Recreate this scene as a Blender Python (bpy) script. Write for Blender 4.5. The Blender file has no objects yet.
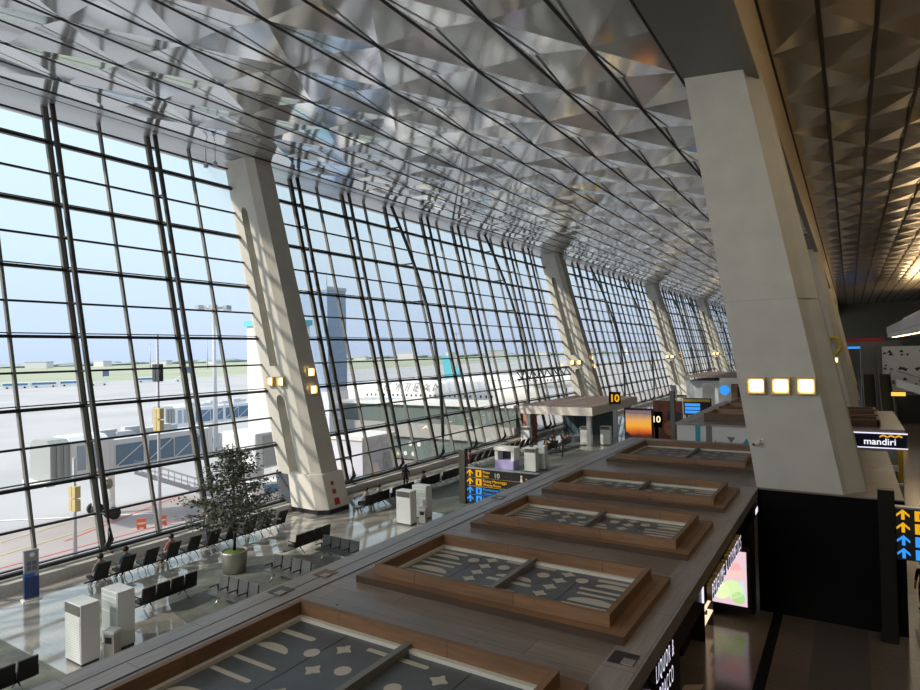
import bpy, bmesh, math, random
from mathutils import Vector, Matrix
random.seed(7)
C = bpy.context.scene.collection
PI = math.pi
R = math.radians

# ------------------------------------------------------------------ materials
def nt(m):
    m.use_nodes = True
    t = m.node_tree
    t.nodes.clear()
    return t
def mat(name, col, rough=.5, metal=0., var=0., scale=4., bump=0., spec=.5, stretch=(1, 1, 1), col2=None, bscale=None, bdist=.02):
    m = bpy.data.materials.new(name)
    t = nt(m); N = t.nodes; L = t.links
    o = N.new('ShaderNodeOutputMaterial'); b = N.new('ShaderNodeBsdfPrincipled')
    L.new(b.outputs[0], o.inputs[0])
    b.inputs['Base Color'].default_value = (*col, 1)
    b.inputs['Roughness'].default_value = rough
    b.inputs['Metallic'].default_value = metal
    b.inputs['Specular IOR Level'].default_value = spec
    if var or bump or col2:
        tc = N.new('ShaderNodeTexCoord'); mp = N.new('ShaderNodeMapping')
        mp.inputs['Scale'].default_value = stretch
        L.new(tc.outputs['Object'], mp.inputs[0])
        nz = N.new('ShaderNodeTexNoise'); nz.inputs['Scale'].default_value = scale; nz.inputs['Detail'].default_value = 5
        L.new(mp.outputs[0], nz.inputs['Vector'])
        if var or col2:
            r = N.new('ShaderNodeValToRGB')
            a = col2 or tuple(max(0, c * (1 - var)) for c in col)
            z = col if col2 else tuple(min(1, c * (1 + var)) for c in col)
            r.color_ramp.elements[0].position = .3; r.color_ramp.elements[1].position = .7
            r.color_ramp.elements[0].color = (*a, 1); r.color_ramp.elements[1].color = (*z, 1)
            L.new(nz.outputs[0], r.inputs[0]); L.new(r.outputs[0], b.inputs['Base Color'])
        if bump:
            n2 = N.new('ShaderNodeTexNoise'); n2.inputs['Scale'].default_value = bscale or scale; n2.inputs['Detail'].default_value = 1
            L.new(mp.outputs[0], n2.inputs['Vector'])
            bp = N.new('ShaderNodeBump'); bp.inputs['Strength'].default_value = bump; bp.inputs['Distance'].default_value = bdist
            L.new(n2.outputs[0], bp.inputs['Height']); L.new(bp.outputs[0], b.inputs['Normal'])
    return m
def emat(name, col, s):
    m = bpy.data.materials.new(name); t = nt(m)
    o = t.nodes.new('ShaderNodeOutputMaterial'); e = t.nodes.new('ShaderNodeEmission')
    e.inputs[0].default_value = (*col, 1); e.inputs[1].default_value = s
    t.links.new(e.outputs[0], o.inputs[0]); return m
def tiles(name, a, b_, mort, w, h, rough, var=.06, off=.0, spec=.5, msize=.006):
    m = bpy.data.materials.new(name); t = nt(m); N = t.nodes; L = t.links
    o = N.new('ShaderNodeOutputMaterial'); b = N.new('ShaderNodeBsdfPrincipled'); L.new(b.outputs[0], o.inputs[0])
    tc = N.new('ShaderNodeTexCoord'); br = N.new('ShaderNodeTexBrick')
    L.new(tc.outputs['Object'], br.inputs['Vector'])
    br.offset = off
    br.inputs['Color1'].default_value = (*a, 1); br.inputs['Color2'].default_value = (*b_, 1); br.inputs['Mortar'].default_value = (*mort, 1)
    br.inputs['Scale'].default_value = 1; br.inputs['Mortar Size'].default_value = msize
    br.inputs['Brick Width'].default_value = w; br.inputs['Row Height'].default_value = h
    nz = N.new('ShaderNodeTexNoise'); nz.inputs['Scale'].default_value = 9; nz.inputs['Detail'].default_value = 6
    L.new(tc.outputs['Object'], nz.inputs['Vector'])
    mx = N.new('ShaderNodeMix'); mx.data_type = 'RGBA'; mx.blend_type = 'OVERLAY'; mx.inputs[0].default_value = var * 4
    L.new(br.outputs[0], mx.inputs[6]); L.new(nz.outputs[0], mx.inputs[7]); L.new(mx.outputs[2], b.inputs['Base Color'])
    b.inputs['Roughness'].default_value = rough; b.inputs['Specular IOR Level'].default_value = spec
    if spec >= 1: b.inputs['IOR'].default_value = 1.9
    return m
def glassmat(name, tint=(.97, .975, .98), refl=.22):
    m = bpy.data.materials.new(name); t = nt(m); N = t.nodes; L = t.links
    o = N.new('ShaderNodeOutputMaterial'); tr = N.new('ShaderNodeBsdfTransparent'); gl = N.new('ShaderNodeBsdfGlossy')
    tr.inputs[0].default_value = (*tint, 1); gl.inputs['Roughness'].default_value = .02
    fr = N.new('ShaderNodeFresnel'); fr.inputs[0].default_value = 1.4
    mu = N.new('ShaderNodeMath'); mu.operation = 'MULTIPLY'; mu.inputs[1].default_value = refl
    L.new(fr.outputs[0], mu.inputs[0])
    mx = N.new('ShaderNodeMixShader'); L.new(mu.outputs[0], mx.inputs[0]); L.new(tr.outputs[0], mx.inputs[1]); L.new(gl.outputs[0], mx.inputs[2])
    L.new(mx.outputs[0], o.inputs[0]); return m
def planks(name, a, b_, seam, along, width, rough, ior=1.5):
    """boards running along X (along='x') or Y, object coordinates"""
    m = bpy.data.materials.new(name); t = nt(m); N = t.nodes; L = t.links
    o = N.new('ShaderNodeOutputMaterial'); b = N.new('ShaderNodeBsdfPrincipled'); L.new(b.outputs[0], o.inputs[0])
    tc = N.new('ShaderNodeTexCoord'); mp = N.new('ShaderNodeMapping')
    if along == 'y': mp.inputs['Rotation'].default_value = (0, 0, PI / 2)
    L.new(tc.outputs['Object'], mp.inputs[0])
    br = N.new('ShaderNodeTexBrick'); L.new(mp.outputs[0], br.inputs['Vector']); br.offset = .37
    br.inputs['Color1'].default_value = (*a, 1); br.inputs['Color2'].default_value = (*b_, 1); br.inputs['Mortar'].default_value = (*seam, 1)
    br.inputs['Scale'].default_value = 1; br.inputs['Mortar Size'].default_value = .007
    br.inputs['Brick Width'].default_value = 2.4; br.inputs['Row Height'].default_value = width
    m2 = N.new('ShaderNodeMapping'); m2.inputs['Scale'].default_value = (.7, 9, 9); L.new(mp.outputs[0], m2.inputs[0])
    nz = N.new('ShaderNodeTexNoise'); nz.inputs['Scale'].default_value = 1.3; nz.inputs['Detail'].default_value = 6; nz.inputs['Roughness'].default_value = .65
    L.new(m2.outputs[0], nz.inputs['Vector'])
    n3 = N.new('ShaderNodeTexNoise'); n3.inputs['Scale'].default_value = .55; n3.inputs['Detail'].default_value = 4; L.new(mp.outputs[0], n3.inputs['Vector'])
    mx = N.new('ShaderNodeMix'); mx.data_type = 'RGBA'; mx.blend_type = 'OVERLAY'; mx.inputs[0].default_value = .55
    L.new(br.outputs[0], mx.inputs[6]); L.new(nz.outputs[0], mx.inputs[7])
    my = N.new('ShaderNodeMix'); my.data_type = 'RGBA'; my.blend_type = 'OVERLAY'; my.inputs[0].default_value = .45
    L.new(mx.outputs[2], my.inputs[6]); L.new(n3.outputs[0], my.inputs[7]); L.new(my.outputs[2], b.inputs['Base Color'])
    b.inputs['IOR'].default_value = ior
    rr = N.new('ShaderNodeMapRange'); rr.inputs['To Min'].default_value = rough - .1; rr.inputs['To Max'].default_value = rough + .15
    L.new(n3.outputs[0], rr.inputs[0]); L.new(rr.outputs[0], b.inputs['Roughness'])
    return m

M = {}
M['conc'] = mat('painted_concrete', (.52, .515, .47), .6, var=.06, scale=1.2)
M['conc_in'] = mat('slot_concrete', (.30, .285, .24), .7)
M['casing'] = mat('casing_panel', (.68, .67, .62), .35)
M['skirt'] = mat('black_skirt', (.02, .02, .022), .35)
M['steel'] = mat('dark_steel', (.035, .038, .036), .4)
M['fin'] = mat('grey_fin', (.14, .145, .13), .5)
M['transom'] = mat('black_transom', (.015, .017, .018), .4)
M['alu'] = mat('aluminium', (.55, .56, .57), .3, .8)
M['glass'] = glassmat('clear_glass')
M['panel'] = mat('ceiling_metal', (.60, .615, .635), .10, .66, bump=.06, scale=.8, bscale=.55, bdist=.04)
M['soffit'] = mat('soffit_metal', (.50, .52, .55), .32, .55)
M['panel_w'] = mat('ceiling_metal_warm_lit', (.40, .36, .30), .16, .7, bump=.07, scale=.8, bscale=.6, bdist=.04)  # same ceiling metal, with warm lamp light put into its colour
M['backing'] = mat('ceiling_backing', (.012, .012, .013), .8)
M['warmface'] = mat('warm_lit_face', (.62, .52, .38), .45)  # warm light on the slot face is put into this colour
M['floor'] = tiles('polished_granite', (.40, .39, .36), (.35, .345, .32), (.33, .32, .30), 1.2, .9, .06, spec=1.0)
M['floor_r'] = tiles('brown_granite', (.155, .13, .112), (.13, .11, .094), (.08, .067, .058), 1.2, 1.2, .14)
M['floor_band'] = mat('black_granite', (.012, .012, .013), .12)
M['carpet'] = mat('green_grey_carpet', (.17, .19, .165), .65, col2=(.115, .125, .11), scale=3, stretch=(1, 1, 1), bump=.2, bscale=60)
M['carpet_l'] = mat('pale_carpet', (.27, .285, .26), .6, col2=(.22, .235, .22), scale=5)
M['kerb'] = mat('kerb_stone', (.52, .52, .50), .4, var=.08)
M['roof'] = planks('weathered_boards', (.225, .178, .145), (.158, .124, .10), (.045, .034, .026), 'x', .62, .30, 1.75)
M['rooflong'] = planks('weathered_border', (.27, .235, .215), (.225, .195, .178), (.07, .055, .045), 'y', .75, .30, 1.75)
M['frame'] = planks('brown_frame_boards', (.21, .112, .055), (.18, .096, .048), (.06, .033, .017), 'x', .4, .5)
M['framey'] = planks('brown_frame_boards_side', (.21, .112, .055), (.18, .096, .048), (.06, .033, .017), 'y', .4, .5)
M['plate'] = mat('slate_plate', (.085, .097, .108), .38, var=.12, scale=2)
M['cut'] = mat('cutout_diffuser', (.46, .43, .36), .6)
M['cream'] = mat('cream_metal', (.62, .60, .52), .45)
M['barm'] = mat('grey_bar', (.17, .17, .155), .4)
M['black'] = mat('black_panel', (.004, .004, .0045), .3, spec=.15)
M['blackm'] = mat('black_matt', (.012, .012, .013), .6)
M['chair'] = mat('black_vinyl', (.010, .010, .012), .48)
M['seatg'] = mat('grey_vinyl', (.10, .105, .11), .3, .0)
M['chrome'] = mat('chrome_leg', (.45, .46, .47), .25, .9)
M['ac'] = mat('ac_white', (.66, .69, .70), .4)
M['acg'] = mat('ac_panel_green', (.50, .58, .57), .25)
M['acdark'] = mat('ac_grille', (.05, .055, .06), .5)
M['white'] = mat('white_paint', (.75, .75, .74), .5)
M['offw'] = mat('off_white', (.72, .73, .72), .5)
M['leaf'] = mat('olive_leaf', (.12, .14, .09), .5, col2=(.06, .075, .05), scale=6)
M['bark'] = mat('bark', (.05, .04, .03), .8)
M['planter'] = mat('brushed_planter', (.42, .41, .37), .35, .6)
M['soil'] = mat('moss', (.10, .17, .03), .9)
M['apron'] = mat('apron_concrete', (.335, .34, .355), .85, var=.10, scale=.05)
M['apron2'] = mat('stand_asphalt', (.33, .305, .31), .85, var=.1, scale=.2)
M['grass'] = mat('hazy_grass', (.27, .30, .22), .95, var=.15, scale=.01)  # green dulled in the base colour to stand for haze
M['red'] = mat('red_line', (.55, .13, .12), .8)
M['yellow'] = mat('yellow_line', (.45, .43, .22), .8)
M['wline'] = mat('white_line', (.75, .75, .75), .8)
M['bridge'] = mat('bridge_white', (.66, .69, .73), .5)
M['bglass'] = mat('bridge_glass', (.10, .19, .30), .12)
M['blueglass'] = tiles('tower_glass', (.17, .28, .50), (.20, .32, .54), (.30, .40, .55), 3, 3.4, .15, msize=.05)
M['gglass'] = tiles('walkway_glass', (.035, .085, .085), (.05, .11, .105), (.13, .17, .17), 1.5, 3, .45, spec=.15, msize=.05)
M['gwall'] = mat('gate_glass', (.05, .085, .10), .15, var=.5, scale=1.2, stretch=(6, 6, .4))
M['lav'] = mat('pale_lavender', (.62, .64, .74), .5)
M['teal'] = mat('teal_paint', (.03, .33, .42), .4)
M['tealp'] = mat('teal_tail', (.12, .50, .62), .4)
M['rubber'] = mat('tyre', (.02, .02, .02), .8)
M['orange'] = mat('orange_plastic', (.75, .16, .07), .5)
M['city'] = mat('hazy_trees', (.25, .31, .32), .95, var=.3, scale=.02)  # distance haze put into the tree colour: paler and bluer
M['cityb'] = mat('far_building', (.55, .55, .56), .9)
M['pole'] = mat('pole_grey', (.42, .45, .50), .5)
M['sigy'] = mat('signal_yellow', (.46, .38, .18), .5)
M['sigb'] = mat('signal_black', (.03, .035, .045), .5)
M['bus'] = mat('bus_white', (.72, .75, .78), .4)
M['busg'] = mat('bus_glass', (.08, .20, .33), .2)
M['frame_lit'] = planks('lit_frame_boards', (.40, .22, .125), (.34, .185, .105), (.10, .055, .03), 'x', .4, .5)  # brighter copy of the frame boards, front light put into the colour
M['wood'] = planks('slat_wood', (.22, .135, .085), (.18, .11, .07), (.06, .035, .02), 'x', .12, .5)
M['canopy'] = mat('canopy_cladding', (.66, .63, .58), .5, var=.08)
M['canopytop'] = mat('canopy_gravel', (.34, .27, .25), .8, col2=(.22, .17, .155), scale=3)
M['navy'] = mat('navy', (.012, .02, .085), .35)
M['gold'] = mat('gold_paint', (.62, .42, .05), .35)
M['greenglass'] = mat('booth_glass', (.30, .36, .33), .12)
M['skin'] = mat('skin', (.42, .24, .16), .6)
M['hair'] = mat('black_hair', (.012, .010, .009), .5)
M['cloth_w'] = mat('white_cloth', (.70, .70, .70), .8)
M['cloth_k'] = mat('black_cloth', (.015, .015, .018), .8)
M['cloth_g'] = mat('grey_cloth', (.25, .25, .26), .8)
M['cloth_b'] = mat('blue_cloth', (.10, .17, .25), .8)
M['cloth_o'] = mat('orange_cloth', (.75, .20, .05), .8)
M['cloth_p'] = mat('pink_cloth', (.60, .18, .20), .8)
M['denim'] = mat('denim', (.05, .07, .12), .8)
M['lamp'] = emat('lamp_glow', (1, .70, .28), 3.4)
M['lampbox'] = mat('brass_lamp_box', (.58, .42, .17), .4, .2)
M['e_yel'] = emat('sign_yellow', (1, .50, .015), .6)
M['e_blue'] = emat('sign_blue', (.04, .33, .95), .72)
M['e_white'] = emat('sign_white', (.86, .82, 1.0), .8)
M['e_pink'] = emat('screen_pink', (1, .72, .78), .62)
M['e_warm'] = emat('warm_light', (1, .72, .36), 6)
M['e_shelf'] = emat('shelf_light', (1, .72, .48), .9)
M['mirror'] = mat('red_sticker', (.45, .03, .03), .5)

# ------------------------------------------------------------------ mesh helpers
class MB:
    def __init__(s): s.bm = bmesh.new()
    def face(s, vs, mi=0):
        f = s.bm.faces.new([s.bm.verts.new(v) for v in vs]); f.material_index = mi; return f
    def box(s, x0, x1, y0, y1, z0, z1, mi=0, bev=0):
        v = [s.bm.verts.new(p) for p in ((x0, y0, z0), (x1, y0, z0), (x1, y1, z0), (x0, y1, z0), (x0, y0, z1), (x1, y0, z1), (x1, y1, z1), (x0, y1, z1))]
        fs = []
        for q in ((3, 2, 1, 0), (4, 5, 6, 7), (0, 1, 5, 4), (1, 2, 6, 5), (2, 3, 7, 6), (3, 0, 4, 7)):
            f = s.bm.faces.new([v[i] for i in q]); f.material_index = mi; fs.append(f)
        if bev:
            es = list({e for f in fs for e in f.edges})
            bmesh.ops.bevel(s.bm, geom=es, offset=bev, segments=2, profile=.5, affect='EDGES')
        return s
    def hexa(s, b, t, mi=0):
        v = [s.bm.verts.new(p) for p in list(b) + list(t)]
        n = len(b)
        f = s.bm.faces.new(v[:n][::-1]); f.material_index = mi
        f = s.bm.faces.new(v[n:]); f.material_index = mi
        for i in range(n):
            f = s.bm.faces.new([v[i], v[(i + 1) % n], v[n + (i + 1) % n], v[n + i]]); f.material_index = mi
        return s
    def beam(s, p, q, w, h, up=(0, 0, 1), mi=0):
        p = Vector(p); q = Vector(q); d = (q - p).normalized(); u = Vector(up)
        a = d.cross(u)
        if a.length < 1e-4: a = d.cross(Vector((1, 0, 0)))
        a.normalize(); b = a.cross(d).normalized()
        a *= w / 2; b *= h / 2
        return s.hexa([p - a - b, p + a - b, p + a + b, p - a + b], [q - a - b, q + a - b, q + a + b, q - a + b], mi)
    def tube(s, pts, r, n=8, mi=0):
        pts = [Vector(p) for p in pts]
        rs = r if isinstance(r, (list, tuple)) else [r] * len(pts)
        rings = []
        for i, p in enumerate(pts):
            d = (pts[min(i + 1, len(pts) - 1)] - pts[max(i - 1, 0)]).normalized()
            a = d.cross(Vector((0, 0, 1)))
            if a.length < 1e-3: a = Vector((1, 0, 0))
            a.normalize(); b = a.cross(d)
            rings.append([s.bm.verts.new(p + (a * math.cos(2 * PI * k / n) + b * math.sin(2 * PI * k / n)) * rs[i]) for k in range(n)])
        for A, B in zip(rings, rings[1:]):
            for k in range(n):
                f = s.bm.faces.new([A[k], A[(k + 1) % n], B[(k + 1) % n], B[k]]); f.material_index = mi; f.smooth = True
        f = s.bm.faces.new(rings[0][::-1]); f.material_index = mi
        f = s.bm.faces.new(rings[-1]); f.material_index = mi
        return s
    def lathe(s, prof, c=(0, 0, 0), n=24, mi=0, axis='z'):
        rings = []
        for r, z in prof:
            ring = []
            for k in range(n):
                a = 2 * PI * k / n
                if axis == 'z': p = (c[0] + r * math.cos(a), c[1] + r * math.sin(a), c[2] + z)
                elif axis == 'x': p = (c[0] + z, c[1] + r * math.cos(a), c[2] + r * math.sin(a))
                else: p = (c[0] + r * math.sin(a), c[1] + z, c[2] + r * math.cos(a))
                ring.append(s.bm.verts.new(p))
            rings.append(ring)
        for A, B in zip(rings, rings[1:]):
            for k in range(n):
                f = s.bm.faces.new([A[k], A[(k + 1) % n], B[(k + 1) % n], B[k]]); f.material_index = mi; f.smooth = True
        f = s.bm.faces.new(rings[0][::-1]); f.material_index = mi
        f = s.bm.faces.new(rings[-1]); f.material_index = mi
        return s
    def prism(s, poly, z0, z1, mi=0):
        return s.hexa([(x, y, z0) for x, y in poly], [(x, y, z1) for x, y in poly], mi)
    def done(s): bmesh.ops.recalc_face_normals(s.bm, faces=s.bm.faces[:]); return s
    def build(s, name, m, parent=None, flat=False):
        if not flat: s.done()
        me = bpy.data.meshes.new(name); s.bm.to_mesh(me); s.bm.free()
        for q in (m if isinstance(m, (list, tuple)) else [m]): me.materials.append(q)
        o = bpy.data.objects.new(name, me); C.objects.link(o)
        if parent: o.parent = parent
        return o

def tag(o, label=None, cat=None, group=None, kind=None):
    if label: o['label'] = label
    if cat: o['category'] = cat
    if group: o['group'] = group
    if kind: o['kind'] = kind
    return o
def empty(name, loc=(0, 0, 0), rz=0, **k):
    o = bpy.data.objects.new(name, None); C.objects.link(o)
    o.location = loc; o.rotation_euler = (0, 0, rz); o.empty_display_size = .2
    return tag(o, **k)
def copy_tree(o, parent=None):
    c = o.copy(); C.objects.link(c)
    if parent: c.parent = parent
    for ch in list(o.children): copy_tree(ch, c)
    return c
def first_or_copy(store, key, maker, loc, rz, label, cat=None, group=None):
    if key not in store:
        store[key] = maker(); o = store[key]
    else:
        o = copy_tree(store[key])
    o.location = loc; o.rotation_euler = (0, 0, rz)
    tag(o, label, cat, group)
    return o
STORE = {}
def text_mesh(txt, size, depth, m, name, parent=None, mtx=None, align='LEFT', bold=0, side=None, space=1):
    cu = bpy.data.curves.new('txt', 'FONT'); cu.body = txt; cu.size = size; cu.extrude = depth; cu.align_x = align; cu.offset = bold; cu.space_character = space
    t = bpy.data.objects.new('txt', cu); C.objects.link(t)
    bpy.context.view_layer.update()
    me = bpy.data.meshes.new_from_object(t.evaluated_get(bpy.context.evaluated_depsgraph_get()))
    bpy.data.objects.remove(t); bpy.data.curves.remove(cu)
    me.name = name; me.materials.clear(); me.materials.append(m)
    if side:
        me.materials.append(side)
        for p in me.polygons: p.material_index = 0 if p.normal.z > .8 else 1
    if mtx: me.transform(mtx)
    o = bpy.data.objects.new(name, me); C.objects.link(o)
    if parent: o.parent = parent
    return o
def face_mtx(origin, right, up):
    """text plane: local x -> right, local y -> up"""
    r = Vector(right).normalized(); u = Vector(up).normalized(); n = r.cross(u)
    m = Matrix.Identity(4)
    for i in range(3): m[i][0] = r[i]; m[i][1] = u[i]; m[i][2] = n[i]; m[i][3] = origin[i]
    return m
def bool_diff(o, cut):
    """subtract the MB cut from object o and bake the result"""
    c = cut.build('cut', M['black'])
    md = o.modifiers.new('b', 'BOOLEAN'); md.operation = 'DIFFERENCE'; md.object = c; md.solver = 'EXACT'
    bpy.context.view_layer.update()
    me = bpy.data.meshes.new_from_object(o.evaluated_get(bpy.context.evaluated_depsgraph_get()))
    o.modifiers.clear(); old = o.data; o.data = me; bpy.data.meshes.remove(old)
    cm = c.data; bpy.data.objects.remove(c); bpy.data.meshes.remove(cm)

# ------------------------------------------------------------------ layout constants
XF, KF = -30.2, -0.235            # leaning glass wall: x = XF + KF*z
def fx(z): return XF + KF * z
def cz(x): return 19.5 - 0.1016 * x   # sloping ceiling over the waiting hall
PITCH = 5.589
COLY = [26.55 + 50.3 * i for i in range(-1, 4)]
APR = -3.5
Y0, Y1 = -23.7, 228.0

# ------------------------------------------------------------------ setting: floors, apron, walls
MB().box(-30.2, -10.6, -30, 240, -.3, 0).build('floor', M['floor'])['kind'] = 'structure'
f2 = MB().box(-10.6, 40, -30, 240, -.3, 0).build('floor_concourse', M['floor_r']); f2['kind'] = 'structure'
k = MB().box(-30.5, -29.5, -30, 240, 0, .42).box(-30.7, -29.9, -30, 240, .42, .5).build('baseboard_left', M['kerb']); k['kind'] = 'structure'
MB().box(-30.9, -30.3, -30, 240, APR, -.02).build('wall_lower', M['conc'])['kind'] = 'structure'
MB().box(34, 34.3, -30, 240, 0, 27).build('wall_right', M['fin'])['kind'] = 'structure'
w = MB().box(-30, 34, 240, 240.3, 0, 27).build('wall_end', M['fin']); w['kind'] = 'structure'
MB().box(-36, 34, -30.3, -30, 0, 27).build('wall_back', M['conc'])['kind'] = 'structure'
# floor bands on the concourse side
t = MB().box(-2.55, -2.25, 2, 24.4, 0, .006).build('trim_1', M['floor_band']); t['kind'] = 'structure'
t = MB().box(-1.25, .25, 2, 60, 0, .004).build('trim_2', mat('grey_granite', (.105, .093, .085), .16)); t['kind'] = 'structure'

# carpets in the waiting hall
def disc(name, cx, cy, rx, ry, z, m, a0=0, a1=2 * PI, n=60):
    b = MB(); pts = [(cx + rx * math.cos(a0 + (a1 - a0) * i / n), cy + ry * math.sin(a0 + (a1 - a0) * i / n)) for i in range(n)]
    b.prism(pts, .001, z); return b.build(name, m)
c = disc('carpet', -19.2, 17.3, 5.9, 4.1, .006, M['carpet']); tag(c, 'dark green grey oval carpet under the potted tree', 'carpet')
b = MB().prism([(-18.2, 30.2), (-24.5, 30.2), (-26.6, 31.6), (-26.6, 56), (-14, 56), (-14, 32)], .001, .006)
tag(b.build('carpet', M['carpet']), 'long dark carpet before the yellow and blue direction sign', 'carpet')
b = MB().prism([(-30, -6), (-12, -6), (-12, 9.25), (-26, 9.25), (-29, 7)], .001, .006)
tag(b.build('carpet', M['carpet']), 'dark carpet in the near corner under black seats', 'carpet')

# ------------------------------------------------------------------ outside
MB().box(-900, -30.9, -500, 900, APR - .5, APR).build('apron_ground', M['apron'])['kind'] = 'structure'
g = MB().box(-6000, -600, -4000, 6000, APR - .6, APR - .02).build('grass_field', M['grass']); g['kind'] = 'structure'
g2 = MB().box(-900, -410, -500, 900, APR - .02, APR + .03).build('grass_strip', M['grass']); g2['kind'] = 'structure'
s = MB().box(-56, -30.9, -60, 300, APR, APR + .02).build('stand_paving', M['apron2']); s['kind'] = 'structure'
def stripe(name, p, q, w, m, label):
    b = MB(); p = Vector((*p, APR + .035)); q = Vector((*q, APR + .035)); b.beam(p, q, w, .02)
    tag(b.build(name, m), label, 'ground marking')
for i in range(7):
    x = -38.2 - i * 1.25
    stripe('painted_line', (x, 8), (x - .8, 46), .16, M['red'], f"red hatch line on the apron, {['first','second','third','fourth','fifth','sixth','seventh'][i]} out from the glass wall")
stripe('painted_line', (-48.5, 22), (-57, 40), .2, M['red'], 'red stand boundary running past the jet bridge wheels')
stripe('painted_line', (-48, 14), (-50.5, 25), .2, M['yellow'], 'yellow guide line on the apron near the traffic signals')
stripe('painted_line', (-50.5, 12), (-54, 25), .2, M['yellow'], 'outer yellow guide line beyond the nearer one')
stripe('painted_line', (-60, 22), (-50, 30), .25, M['wline'], 'white line crossing the apron below the jet bridge cab')

# far tree line and town on the horizon
rnd = random.Random(3)
b = MB()
for i in range(420):
    a = R(-78 + 170 * rnd.random()); d = 2300 + 900 * rnd.random()
    x = -abs(d * math.cos(a)); y = d * math.sin(a) + 300
    h = rnd.uniform(6, 17); w = rnd.uniform(25, 70)
    b.lathe([(w * .8, 0), (w, h * .45), (w * .75, h * .8), (w * .2, h)], (x, y, APR), 7)
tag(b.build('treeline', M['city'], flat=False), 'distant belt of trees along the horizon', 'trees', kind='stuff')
for i in range(26):
    a = R(-30 + 110 * (i + .5) / 26); d = rnd.uniform(1800, 2000)
    x = -d * math.cos(a); y = d * math.sin(a); h = rnd.uniform(7, 22); w = rnd.uniform(15, 38)
    o = MB().box(-w, w, -12, 12, 0, h).box(-w * 1.05, w * 1.05, -13, 13, h, h + 1.2).build('distant_building', M['cityb'])
    o.location = (x, y, APR); o.rotation_euler = (0, 0, rnd.random())
    tag(o, 'pale low building far off on the horizon', 'building', 'pale buildings on the horizon')

# light masts
def mast(x, y, top, r, heads, label):
    e = empty('light_mast', (x, y, APR), label=label, cat='light mast', group='apron light masts')
    H = top - APR
    MB().tube([(0, 0, 0), (0, 0, H)], [r, r * .55], 10).build('pole', M['pole'], e)
    MB().tube([(0, 0, H - .2), (0, 0, H + .05)], [1.1, 1.1], 12).build('head_ring', M['pole'], e)
    for i in range(heads):
        a = 2 * PI * i / heads + .4
        MB().beam((.8 * math.cos(a), .8 * math.sin(a), H), (2.3 * math.cos(a), 2.3 * math.sin(a), H + .1), .12, .12).box(2.0 * math.cos(a) - .4, 2.0 * math.cos(a) + .4, 2.0 * math.sin(a) - .4, 2.0 * math.sin(a) + .4, H - .35, H + .2).build('floodlight', M['alu'], e)
mast(-73.2, 52.3, 16.6, .36, 6, 'tall grey floodlight mast beside the leaning column')
mast(-150, 232, 19, .4, 6, 'floodlight mast beyond the parked jets')
for i, (x, y, t, nm) in enumerate([(-900, 300, 45, 'thin distant mast over the far field at left'), (-1050, 620, 40, 'thin distant mast right of the far left one'), (-800, 560, 42, 'thin distant mast left of the white pylon building')]):
    mast(x, y, t, .9, 6, nm)

# traffic-signal poles seen from behind
def signal(x, y, top, boxes, label):
    e = empty('signal_pole', (x, y, APR), label=label, cat='signal pole', group='signal poles on the apron')
    MB().tube([(0, 0, 0), (0, 0, top - APR)], [.13, .09], 8).build('pole', M['pole'], e)
    MB().lathe([(.28, 0), (.28, .12), (.16, .2)], n=10).build('base_plate', M['pole'], e)
    for z0, z1, m, w in boxes:
        n = 2
        for s_ in (-1, 1):
            h = (z1 - z0)
            MB().box(s_ * w * .55 - w * .5, s_ * w * .55 + w * .5, -.18, .18, z0 - APR, z1 - APR, bev=.03).build('signal_head', M[m], e)
signal(-43.75, 26.4, 11.5, [(7.95, 9.25, 'sigb', .42), (5.15, 5.95, 'sigy', .42), (4.25, 5.05, 'sigy', .42)], 'tall signal pole with black head above yellow backed heads')
signal(-42.1, 19.7, 3.4, [(.85, 1.6, 'sigy', .40), (.0, .75, 'sigy', .40)], 'short signal pole with four yellow backed heads, nearest to the banner')

# red-white barriers
def barrier():
    e = empty('barrier')
    for s_ in (-.5, .5): MB().prism([(s_ - .2, -.25), (s_ + .2, -.25), (s_ + .2, .25), (s_ - .2, .25)], 0, .12).build('foot', M['orange'], e)
    MB().box(-.75, .75, -.06, .06, .12, 1.0, bev=.03).build('panel', M['orange'], e)
    MB().box(-.6, .6, -.075, .075, .45, .62).build('stripe', M['white'], e)
    return e
for i, (x, y, l) in enumerate([(-46.6, 26.6, 'orange water barrier by the signal pole, left of the pair'), (-46.0, 27.9, 'orange water barrier by the signal pole, right of the pair'), (-45.0, 36.2, 'orange barrier at the foot of the bridge stairs')]):
    first_or_copy(STORE, 'barrier', barrier, (x, y, APR + .02), 1.1 + .2 * i, l, 'barrier', 'orange barriers on the apron').scale = (.45, .6, .8)
b = empty('bollard', (-46.2, 33.4, APR + .02), label='black and white striped bollard by the bridge stairs', cat='bollard')
MB().lathe([(.1, 0), (.1, 1.1), (.04, 1.15)], n=10).build('post', M['blackm'], b)
for z in (.3, .75): MB().lathe([(.104, 0), (.104, .2)], (0, 0, z), 10).build('band', M['white'], b)

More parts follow.
